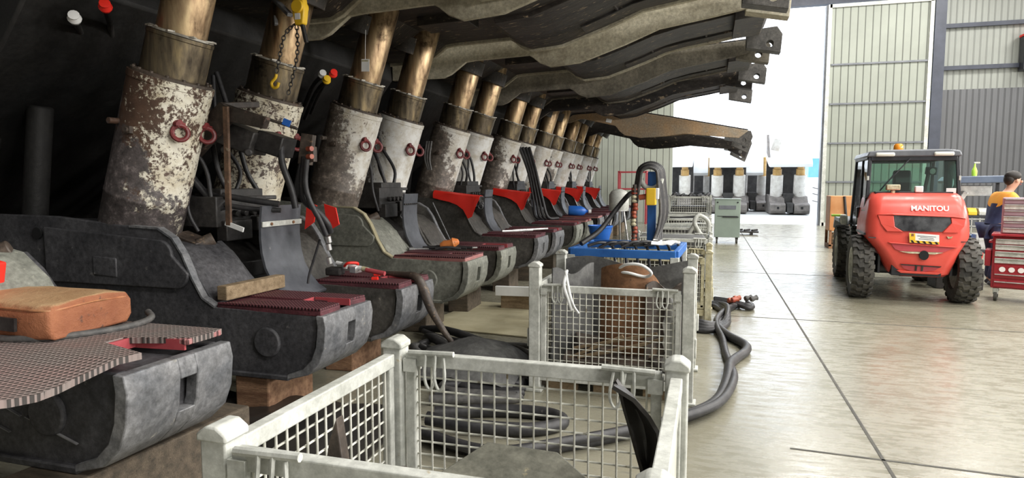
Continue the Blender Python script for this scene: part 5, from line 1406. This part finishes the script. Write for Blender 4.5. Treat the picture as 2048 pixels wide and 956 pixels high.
pane('side_window', [(cx1, cy0 + .02, 1.40), (cx1 - .025, cy0 + .08, 1.93), (cx1 - .025, 1.12, 1.93), (cx1, 1.10, .95)])
pane('windscreen', [(cx0 + .03, cy1 + .12, .95), (cx1 - .03, cy1 + .12, .95), (cx1 - .055, cy1 - .1, 1.90), (cx0 + .055, cy1 - .1, 1.90)])
# cab floor and lower cab body
MB().box((0, 1.45, .72), (1.1, 1.1, .18)).box((.40, 1.4, 1.02), (.42, 1.3, .45)).build('cab_tub', M['machblack'], tk, 30, .02)
st_ = MB().box((-.10, 1.05, .98), (.46, .46, .12)).prism([(.98, 1.04), (.86, 1.60), (.92, 1.78), (1.0, 1.76), (1.06, 1.1)], -.20, .06, 'X')
st_.build('operator_seat', M['machblack'], tk, 30, .03)
MB().ring((-.12, 1.62, 1.30), (0, -.75, .66), .17, .014, 24, 8).cyl((-.12, 1.62, 1.3), (-.12, 1.80, 1.0), .03, seg=10).build('steering_wheel', M['machblack'], tk)
MB().box((.30, .78, 1.76), (.14, .08, .10), (.2, 0, .3)).cyl((.30, .80, 1.8), (.30, .84, 1.93), .012, seg=8).bar((.27, .80, 1.72), (.24, .86, 1.46), .05, .03).build('interior_mirror', M['machblack'], tk, 30, .01)
MB().cyl((.31, .735, 1.755), (.31, .72, 1.755), .04, seg=16).build('mirror_face', M['silver'], tk)
MB().box((.36, 1.30, 1.33), (.55, .8, .16)).build('boom_rail', M['greencab'], tk, 30, .02)
# lights, beacon, wiper, fittings
for x in (-.40, .40):
    MB().box((x, cy0 + .0, 1.985), (.27, .06, .055)).build('work_light', M['lamp'], tk, 30, .02, )
be = MB().lathe([(0, 0), (.065, 0), (.07, .02), (.07, .075), (.05, .10), (0, .105)], (-.16, .85, 2.045), (0, 0, 1), 24)
be.build('beacon', M['amber'], tk, 40)
MB().cyl((-.16, .85, 2.03), (-.16, .85, 2.06), .075, seg=24).build('beacon_base', M['machblack'], tk)
MB().bar((-.05, cy0 + .0, 1.93), (-.40, cy0 - .05, 1.56), .018, .014).bar((-.26, cy0 - .052, 1.72), (-.46, cy0 - .055, 1.49), .010, .02).build('wiper', M['machblack'], tk, 0)
MB().box((-.30, .36, 1.535), (.19, .10, .075)).cyl((-.30, .36, 1.44), (-.30, .36, 1.50), .035, seg=12).build('rear_camera_box', M['galvy'], tk, 30, .012)
MB().box((.05, .36, 1.51), (.11, .08, .085)).build('white_lamp', M['white'], tk, 30, .012)
MB().box((.51, cy0 - .035, 1.475), (.13, .004, .10)).build('white_notice', M['white'], tk, 0)
MB().box((-.02, .40, 1.462), (1.05, .12, .03)).build('cowl_strip', M['machblack'], tk, 0, .006)
for x in (cx0 + .0, cx1 - .0): MB().box((x, cy0 - .015, 1.66), (.03, .03, .06)).build('window_hinge', M['galv'], tk, 0, .004)
# left flank: step, front guard with lime reflector, mirror arm
MB().box((-.62, 1.55, .50), (.10, .75, .05)).box((-.60, 1.55, .30), (.12, .5, .04)).bar((-.66, 1.2, .5), (-.66, 1.3, .3), .03).bar((-.66, 1.9, .5), (-.66, 1.8, .3), .03).build('cab_step', M['machblack'], tk, 0, .006)
MB().prism([(2.0, .92), (2.1, 1.02), (2.85, 1.02), (3.0, .85), (2.98, .80), (2.8, .95), (2.12, .95)], -.83, -.55, 'X').build('front_mudguard', M['machgrey'], tk, 30, .01)
MB().prism([(2.0, .92), (2.1, 1.02), (2.85, 1.02), (3.0, .85), (2.98, .80), (2.8, .95), (2.12, .95)], .55, .83, 'X').build('front_mudguard', M['machgrey'], tk, 30, .01)
MB().box((-.86, 2.15, 1.06), (.20, .10, .035)).build('lime_reflector', M['lime'], tk, 0, .006)
MB().box((-.76, 2.05, 1.0), (.12, .16, .16)).build('lamp_pod', M['galv'], tk, 30, .03)
MB().box((-.68, 1.0, 1.16), (.05, .10, .16)).bar((-.62, .98, 1.14), (-.68, 1.0, 1.16), .03).build('door_latch', M['machblack'], tk, 30, .01)
# lifting arm lying low along the right of the cab
MB().bar((.42, .72, 1.18), (.42, 3.3, .72), .22, .26).bar((.42, 3.2, .75), (.42, 3.55, .35), .2, .2).build('boom', M['manired'], tk, 30, .02)
MB().box((.1, 3.62, .42), (1.0, .08, .5)).build('fork_carriage', M['machblack'], tk, 0, .01)
for x in (-.25, .45):
    MB().bar((x, 3.66, .12), (x, 4.65, .10), .10, .04).bar((x, 3.66, .1), (x, 3.66, .6), .10, .04).build('fork', M['machblack'], tk, 0, .006)
# lower flank panel with the grey vent
MB().box((-.655, .62, 1.10), (.02, .3, .24), (0, 0, 0)).build('side_vent', M['galv'], tk, 0, .01)

# ------------------------------------------------------------------ red tool trolley
tt = thing('tool_trolley', 'dark red tool trolley with pale drawers at the right edge', 'tool trolley', (4.02, 10.30, 0), math.radians(-22))
MB().box((0, .02, .53), (.60, .42, .70)).build('cabinet', M['trolley'], tt, 0, .015)
MB().box((0, .0, .90), (.64, .48, .035)).build('top_tray', M['trolley'], tt, 0, .012)
for k, z in enumerate((.815, .735, .645, .555)):
    d = MB().box((-.02, -.195, z), (.50, .02, .068)).build('drawer', M['galv'], tt, 0, .006)
    MB().box((-.02, -.212, z + .026), (.48, .022, .012)).build('drawer_handle', M['silver'], d, 0, .004)
d = MB().box((-.02, -.195, .41), (.50, .02, .17)).build('drawer', M['trolley'], tt, 0, .006)
MB().box((-.02, -.212, .37), (.48, .022, .014)).build('drawer_handle', M['silver'], d, 0, .004)
for k in range(4): MB().cyl((-.18 + .1 * k, -.208, .44), (-.18 + .1 * k, -.214, .44), .035, seg=12).build('decal', M['white_paint'], d)
d = MB().box((-.02, -.195, .25), (.50, .02, .10)).build('drawer', M['trolley'], tt, 0, .006)
MB().box((-.02, -.212, .27), (.48, .022, .014)).build('drawer_handle', M['silver'], d, 0, .004)
MB().bar((-.33, -.16, .80), (-.33, .18, .80), .03).bar((-.33, -.16, .80), (-.30, -.16, .80), .03).bar((-.33, .18, .80), (-.30, .18, .80), .03).build('push_handle', M['trolley'], tt, 0, .006)
MB().box((-.345, 0, .58), (.07, .32, .22)).build('side_bin', M['trolley'], tt, 0, .01)
for x in (-.24, .24):
    for y in (-.15, .18):
        c = MB().bar((x, y, .18), (x, y + .02, .10), .06, .05).build('caster_fork', M['galv'], tt, 0, .004)
        MB().cyl((x - .02, y + .02, .065), (x + .02, y + .02, .065), .065, seg=20).build('caster_wheel', M['tyre'], c, 40, .008)
tc_ = thing('tool_chest', 'pale mauve chest of shallow drawers standing on the red trolley', 'tool chest', (4.08, 10.33, .918), math.radians(-22))
MB().box((0, 0, .24), (.54, .36, .48)).build('cabinet', M['mauve'], tc_, 0, .012)
for k in range(6):
    d = MB().box((-.0, -.185, .045 + .078 * k), (.50, .02, .066)).build('drawer', M['galv'] if k % 2 == 0 else M['mauve'], tc_, 0, .005)
    MB().box((0, -.20, .07 + .078 * k), (.48, .02, .012)).build('drawer_handle', M['silver'], d, 0, .003)
bb = MB().box((0, 0, .12), (.22, .03, .24))
o = bb.build('spray_bag', M['blueplastic'], None, 0, .01); o.location = (4.30, 9.94, .16); o.rotation_euler = (.0, .15, -.4)
tag(o, 'blue and yellow packet leaning at the foot of the red trolley', 'packet')
MB().box((0, -.017, .07), (.2, .004, .07)).build('yellow_band', M['yellow'], o, 0)

# ------------------------------------------------------------------ work cart with blue canopy, person behind the trolley
wc = thing('service_cart', 'service cart with a grey blue lid and coloured small-parts bins behind the telehandler', 'cart', (4.40, 13.1, 0), 0)
MB().prism([(-.52, 1.63), (-.46, 1.70), (.40, 1.72), (.50, 1.66), (.48, 1.60), (-.50, 1.58)], -.25, .25).build('lid', M['lidblue'], wc, 30, .015)
MB().cyl((-.54, -.26, 1.62), (-.44, -.26, 1.62), .05, seg=16).build('lid_cap', M['galv'], wc, 40, .01)
for x in (-.36, .36): MB().box((x, .15, .85), (.05, .05, 1.5)).build('upright', M['machblack'], wc, 0, .004)
MB().box((-.02, .1, 1.46), (.55, .12, .18)).box((-.2, .0, 1.35), (.08, .06, .2), (0, .5, 0)).build('tool_bank', M['silver'], wc, 0, .01)
MB().box((0, 0, 1.02), (1.0, .5, .04)).box((0, 0, .42), (1.0, .5, .05)).build('shelf', M['machblack'], wc, 0, .006)
for k in range(6):
    MB().prism([(-.12, 0), (.12, 0), (.12, .12), (-.06, .12), (-.12, .06)], -.065, .065, 'X').move((-.42 + .16 * k, -.1, 1.045)).build('parts_bin', (M['blueplastic'], M['galv'], M['yellow'], M['galv'], M['blueplastic'], M['galv'])[k], wc, 0, .006)
wk = MB()
for k in range(9): wk.box((-.48 + .12 * k, -.25, .74), (.012, .012, .52))
for z in (.5, .62, .74, .86, .98): wk.box((0, -.25, z), (1.0, .012, .012))
wk.build('wire_front', M['galv'], wc, 0)
for k in range(4): MB().box((-.36 + .22 * k, .02, .58), (.16, .3, .26)).build('carton', (M['white'], M['blueplastic'], M['white'], M['yellow'])[k], wc, 0, .006)
for x in (-.42, .42):
    for y in (-.18, .18): MB().cyl((x - .02, y, .07), (x + .02, y, .07), .07, seg=18).bar((x, y, .40), (x, y, .08), .03).build('caster', M['machblack'], wc)
sp = MB().lathe([(0, 0), (.04, 0), (.045, .08), (.03, .13), (.015, .16), (.012, .22), (0, .22)], (0, 0, 0), (0, 0, 1), 14)
o = sp.build('spray_bottle', M['lime'], None, 40); o.location = (4.36, 13.1, 1.712); tag(o, 'small lime green bottle standing on the grey blue cart lid', 'bottle')
MB().box((.03, 0, .225), (.09, .025, .03)).build('trigger_head', M['galv'], o, 0, .006)
rb = MB().prism([(-.26, .0), (.26, 0), (.30, .26), (-.30, .26)], -.18, .18)
o = rb.build('red_crate', M['red'], None, 0, .012); o.location = (3.62, 11.4, .30); tag(o, 'red plastic crate behind the right rear wheel of the telehandler', 'crate')
hc = MB()
for k in range(5):
    for q in range(2): hc.box((-.22 + .11 * k, -.181 - .0, .08 + .09 * q), (.05, .006, .04))
hc.build('hand_slot', M['dark'], o, 0)
tag(MB().box((3.62, 11.4, .15), (.62, .42, .295)).build('drawer_box', M['steel_black'], None, 0, .01), 'black box under the red plastic crate', 'box')

def skin_mesh(nodes, edges, lev=2, name='body'):
    """continuous figure grown from a jointed skeleton: nodes {key: (co, radius)}"""
    me = bpy.data.meshes.new('tmp'); ks = list(nodes)
    me.from_pydata([nodes[k][0] for k in ks], [(ks.index(a), ks.index(b)) for a, b in edges], [])
    o = bpy.data.objects.new('tmp', me); COL.objects.link(o)
    md = o.modifiers.new('s', 'SKIN'); md.use_smooth_shade = True
    for i, k in enumerate(ks):
        r = nodes[k][1]; r = r if isinstance(r, tuple) else (r, r)
        me.skin_vertices[0].data[i].radius = r
        me.skin_vertices[0].data[i].use_root = (i == 0)
    sb = o.modifiers.new('d', 'SUBSURF'); sb.levels = lev; sb.render_levels = lev
    dgp = bpy.context.evaluated_depsgraph_get(); dgp.update()
    out = bpy.data.meshes.new_from_object(o.evaluated_get(dgp))
    bpy.data.objects.remove(o, do_unlink=True)
    r = bpy.data.objects.new(name, out); COL.objects.link(r)
    return r
pr = thing('person', 'person in navy and orange work clothes leaning over behind the red trolley', 'person', (4.22, 11.75, 0), math.radians(100))
# figure faces local -Y; leaning a little forward with both arms reaching ahead
nd = {'pel': ((0, 0, .94), (.155, .12)), 'belly': ((0, -.03, 1.10), (.15, .11)), 'chest': ((0, -.10, 1.30), (.17, .115)), 'neck0': ((0, -.15, 1.43), .075), 'neck': ((0, -.19, 1.50), .055), 'head0': ((0, -.225, 1.575), (.072, .085)), 'head1': ((0, -.245, 1.66), (.078, .095)), 'head2': ((0, -.245, 1.735), (.055, .065))}
ed = [('pel', 'belly'), ('belly', 'chest'), ('chest', 'neck0'), ('neck0', 'neck'), ('neck', 'head0'), ('head0', 'head1'), ('head1', 'head2')]
for s, k in ((-1, 'l'), (1, 'r')):
    nd.update({'hip' + k: ((s * .10, 0, .88), .095), 'knee' + k: ((s * .12, -.04 - .03 * s, .49), .062), 'ank' + k: ((s * .12, .02 - .05 * s, .10), .045), 'toe' + k: ((s * .13, -.13 - .05 * s, .045), .042),
               'sho' + k: ((s * .19, -.11, 1.39), .068), 'elb' + k: ((s * .26, -.26, 1.16), .045), 'wri' + k: ((s * .18, -.46, 1.10), .031), 'palm' + k: ((s * .17, -.53, 1.09), (.040, .020))})
    ed += [('pel', 'hip' + k), ('hip' + k, 'knee' + k), ('knee' + k, 'ank' + k), ('ank' + k, 'toe' + k), ('chest', 'sho' + k), ('sho' + k, 'elb' + k), ('elb' + k, 'wri' + k), ('wri' + k, 'palm' + k)]
    for f, (dx, L) in enumerate(((-.030, .075), (-.010, .088), (.010, .082), (.028, .066))):
        nd['f%d%s' % (f, k)] = ((s * .17 + dx, -.53 - L * .55, 1.083), .0095); nd['g%d%s' % (f, k)] = ((s * .17 + dx * 1.1, -.53 - L, 1.055), .008)
        ed += [('palm' + k, 'f%d%s' % (f, k)), ('f%d%s' % (f, k), 'g%d%s' % (f, k))]
    nd['t0' + k] = ((s * .125, -.53, 1.08), .011); nd['t1' + k] = ((s * .115, -.575, 1.06), .009)
    ed += [('wri' + k, 't0' + k), ('t0' + k, 't1' + k)]
bd = skin_mesh(nd, ed); bd.data.materials.clear(); bd.data.materials.append(M['skin']); bd.parent = pr
# face
fc = MB().sphere((0, -.345, 1.615), .018, (.8, 1.2, 1.3), 10); fc.build('nose', M['skin'], pr)
MB().sphere((-.032, -.325, 1.64), .012, (1.2, .6, .8), 10).build('eye', M['dark'], pr); MB().sphere((.032, -.325, 1.64), .012, (1.2, .6, .8), 10).build('eye', M['dark'], pr)
MB().box((0, -.325, 1.573), (.05, .012, .012)).build('mouth', M['redpad_edge'], pr, 0, .004)
for s in (-1, 1): MB().sphere((s * .085, -.235, 1.625), .028, (.4, .7, 1.1), 10).build('ear', M['skin'], pr)
MB().sphere((0, -.215, 1.70), .10, (.98, 1.12, .82), 18).sphere((0, -.165, 1.65), .085, (1, .8, 1.1), 14).build('hair', M['hair'], pr, 60)
nd2 = {k: (nd[k][0], tuple(r + .022 for r in nd[k][1]) if isinstance(nd[k][1], tuple) else nd[k][1] + .02) for k in ('belly', 'pel', 'chest', 'neck0', 'shol', 'elbl', 'shor', 'elbr')}
for k in 'lr': nd2['cuff' + k] = (tuple(Vector(nd['elb' + k][0]).lerp(Vector(nd['wri' + k][0]), .8)), .046)
sh_ = skin_mesh(nd2, [('belly', 'pel'), ('belly', 'chest'), ('chest', 'neck0'), ('chest', 'shol'), ('chest', 'shor'), ('shol', 'elbl'), ('shor', 'elbr'), ('elbl', 'cuffl'), ('elbr', 'cuffr')], 2, 'work_shirt')
sh_.data.materials.clear(); sh_.data.materials.append(M['hivis']); sh_.data.materials.append(M['navy']); sh_.parent = pr
for p in sh_.data.polygons: p.material_index = 1 if p.center.z < 1.26 else 0
nd3 = {k: (nd[k][0], tuple(r + .02 for r in nd[k][1]) if isinstance(nd[k][1], tuple) else nd[k][1] + .022) for k in ('pel', 'hipl', 'kneel', 'ankl', 'hipr', 'kneer', 'ankr')}
tr = skin_mesh(nd3, [('pel', 'hipl'), ('hipl', 'kneel'), ('kneel', 'ankl'), ('pel', 'hipr'), ('hipr', 'kneer'), ('kneer', 'ankr')], 2, 'trousers')
tr.data.materials.clear(); tr.data.materials.append(M['navy']); tr.parent = pr
for s in (-1, 1):
    MB().sphere((s * .125, -.06 - .05 * s, .055), .06, (.85, 2.3, .9), 14).build('boot', M['machblack'], pr)

# ------------------------------------------------------------------ far end of the hall
gc = thing('service_cabinet', 'sage green steel cabinet on castors beside the stacked cages', 'cabinet', (.46, 18.2, 0), 0)
MB().box((0, 0, .66), (.64, .5, 1.0)).box((0, 0, 1.165), (.68, .54, .02)).build('cabinet_body', M['greencab'], gc, 0, .01)
MB().box((0, -.256, .72), (.5, .012, .012)).build('door_seam', M['steel_black'], gc, 0)
MB().box((0, -.255, .95), (.42, .012, .10)).build('vent_panel', M['machgrey'], gc, 0)
MB().box((.08, -.27, .70), (.4, .03, .02)).build('pull_handle', M['machblack'], gc, 0, .005)
for x in (-.25, .25): MB().cyl((x, -.251, 1.08), (x, -.262, 1.08), .02, seg=10).build('bolt', M['machblack'], gc)
for x in (-.25, .25):
    for y in (-.18, .18):
        c = MB().box((x, y, .13), (.06, .06, .06)).build('caster_fork', M['machblack'], gc, 0, .004)
        MB().cyl((x - .02, y, .075), (x + .02, y, .075), .075, seg=18).build('caster_wheel', M['tyre'], c)
tk2 = MB().box((0, 0, .10), (1.0, .5, .05)).box((-.3, 0, .05), (.08, .45, .08)).box((.3, 0, .05), (.08, .45, .08))
for k in range(4): tk2.cyl((-.35 + .22 * k, -.15, .145), (-.18 + .22 * k, .12, .15), .03, seg=10)
o = tk2.build('steel_skid', M['steel_black'], None, 0, .005); o.location = (.95, 21.2, 0); tag(o, 'low dark steel skid on the floor beyond the green cabinet', 'skid')
ob = thing('orange_cabinet', 'orange weathered steel crate standing behind the telehandler by the door', 'crate', (3.25, 17.6, 0), 0)
MB().box((0, 0, .85), (.9, .6, .85)).build('upper_box', M['orangebox'], ob, 0, .01)
l = MB().box((0, 0, .05), (.9, .6, .10))
for x in (-.42, .42):
    for y in (-.27, .27): l.box((x, y, .25), (.06, .06, .4))
l.build('frame', M['rust'], ob, 0, .004)
MB().box((0, -.1, .24), (.75, .35, .26)).build('brown_bales', M['wood'], ob, 0, .03)
MB().tube([(-.15, -.31, 1.27), (-.12, -.32, 1.0), (-.1, -.32, .8)], .03, 8).build('strap', M['steel_black'], ob)
MB().box((.3, -.31, .95), (.25, .012, .6)).build('yellow_board', M['galvy'], ob, 0)
rk = MB()
for a, b in (((-3.4, 25.5, .0), (-3.4, 25.5, 2.05)), ((-2.35, 25.5, 0), (-2.35, 25.5, 2.05)), ((-3.4, 25.5, 2.0), (-2.35, 25.5, 2.0)), ((-3.4, 25.5, 1.35), (-2.35, 25.5, 1.35)), ((-3.4, 25.9, 0), (-3.4, 25.9, 2.05)), ((-2.35, 25.9, 0), (-2.35, 25.9, 2.05)), ((-2.35, 25.5, 2.0), (-2.35, 25.9, 2.0)), ((-3.4, 25.5, 2.0), (-3.4, 25.9, 2.0))): rk.bar(a, b, .07)
tag(rk.build('red_rack', M['redpad_edge'], None, 0, .005), 'thin red tube rack against the pale end wall', 'rack')
dr_ = MB().lathe([(0, 0), (.19, 0), (.20, .02), (.20, .30), (.15, .38), (.05, .42), (0, .42)], (-1.75, 13.2, 1.05), (0, 0, 1), 24)
tag(dr_.build('white_drum', M['galv'], None, 40, .0), 'pale round drum on a steel tripod behind the blue stand', 'drum')
tp_ = MB()
for a in (90, 210, 330): tp_.tube([(-1.75 + .12 * math.cos(math.radians(a)), 13.2 + .12 * math.sin(math.radians(a)), 1.05), (-1.75 + .32 * math.cos(math.radians(a)), 13.2 + .32 * math.sin(math.radians(a)), .02)], .022, 8)
tp_.cyl((-1.75, 13.2, 1.03), (-1.75, 13.2, 1.05), .2, seg=20)
tag(tp_.build('tripod', M['silver'], None, 40), 'silvery tripod carrying the pale drum', 'tripod')
wb = MB().box((10.25, 26.55, 5.95), (.5, .4, 1.15))
o = wb.build('wall_heater', M['machblack'], None, 0, .03); tag(o, 'dark wall unit with a red top high on the right wall', 'wall unit')
MB().box((10.25, 26.55, 6.56), (.54, .44, .08)).build('red_top', M['red'], o, 0, .02)

# ------------------------------------------------------------------ roof supports standing outside
def yard_support(label, x, y, slab_z0, slab_z1, w=1.9, slab_off=.0, rz=0.0, peak=False):
    t = thing('roof_support', label, 'roof support', (x, y, 0), rz, 'white roof supports standing in the yard')
    for s in (-1, 1):
        p = MB().prism([(-.05, .08), (-.12, .2), (-.12, .48), (0, .54), (.55, .6), (.9, .9), (2.8, 1.0), (2.8, .03), (.1, .03)], s * .55 - .36, s * .55 + .36, 'X')
        po = p.build('pontoon', M['yardgrey'], t, 30, .02)
        MB().box((s * .55, -.125, .34), (.10, .02, .12)).build('toe_slot', M['dark'], po, 0)
        l = MB().lathe([(0, 0), (.27, 0), (.30, .1), (.30, 1.15), (0, 1.15)], (s * .55, 1.15, .85), (0, -.16, .98), 24)
        lo = l.build('leg', M['yardlegs'], t, 40)
        MB().lathe([(0, 1.1), (.215, 1.1), (.215, 1.45), (.17, 1.46), (.17, 2.2), (0, 2.2)], (s * .55, 1.15, .85), (0, -.16, .98), 20).build('piston_rod', M['yardgold'], lo, 40)
    MB().box((0, 1.6, .6), (.5, 1.6, .9)).box((0, .3, .35), (.28, .9, .5)).build('base_bridge', M['steel_black'], t, 0, .03)
    MB().box((0, 2.55, 1.8), (1.9, .12, 2.4)).build('gob_shield', M['steel_black'], t, 0, .03)
    c = MB().prism([(slab_off, slab_z0), (slab_off - .05, slab_z0 + .15), (slab_off + .35, slab_z1), (2.6, slab_z1 + .35), (2.6, slab_z1 - .1), (.7, slab_z0 + .05)], -w / 2, w / 2, 'X')
    c.build('canopy', M['yardwhite'], t, 30, .02)
    if peak:
        MB().prism([(.2, slab_z1 - .1), (1.2, slab_z1 + .2), (1.5, slab_z1 + 1.1), (1.3, slab_z1 + 1.1)], -w / 2 - .1, -w / 2 + .02, 'X').build('side_wing', M['yardgrey'], t, 0, .01)
        MB().box((-w / 2 + .35, .9, slab_z1 + .55), (.40, .06, .62), (.3, .25, 0)).build('hanging_panel', M['yardlegs'], t, 0, .02)
    return t
yard_support('white topped roof support outside, nearest the sliding door leaf', 3.82, 34.9, 2.36, 2.95, 1.95, peak=True)
yard_support('white topped roof support outside, above the green cabinet', .92, 35.2, 2.36, 2.95, 1.95)
yard_support('white topped roof support outside, half hidden by the left end wall', -1.85, 35.4, 2.40, 2.98, 1.9)
yard_support('roof support outside with a low white slab, set back left of centre', -.62, 38.2, 1.98, 3.35, 1.0)
yard_support('roof support outside with a low white slab, set back right of centre', 2.28, 38.2, 1.98, 3.35, 1.0)
fw_ = MB().box((9.6, 41.5, .95), (9.4, .15, 1.9))
tag(fw_.build('yard_wall', M['yardwhite'], None, 0), None, None, None, 'structure')
tag(MB().box((12.9, 58, 1.75), (11.0, 4.0, 3.5)).build('blue_shed', M['skyblue'], None, 0, .02), 'pale blue shed far off beyond the white yard wall', 'shed')
for k, z in enumerate((1.35, 1.05, .70)):
    tag(MB().tube([(4.9, 35.4, z), (5.8, 35.6, z - .18), (6.9, 36, z + .02)], .02, 6, True, 5).build('yard_chain', M['yardgrey'], None, 60), ('uppermost slack chain beside the white supports outside', 'middle slack chain beside the white supports outside', 'lowest slack chain beside the white supports outside')[k], 'chain', 'chains in the yard')
for z0 in (0,):
    tag(MB().box((6.9, 36, .75), (.1, .1, 1.5)).build('fence_post', M['galv'], None, 0), 'pale post holding the slack chains outside the doorway', 'post')
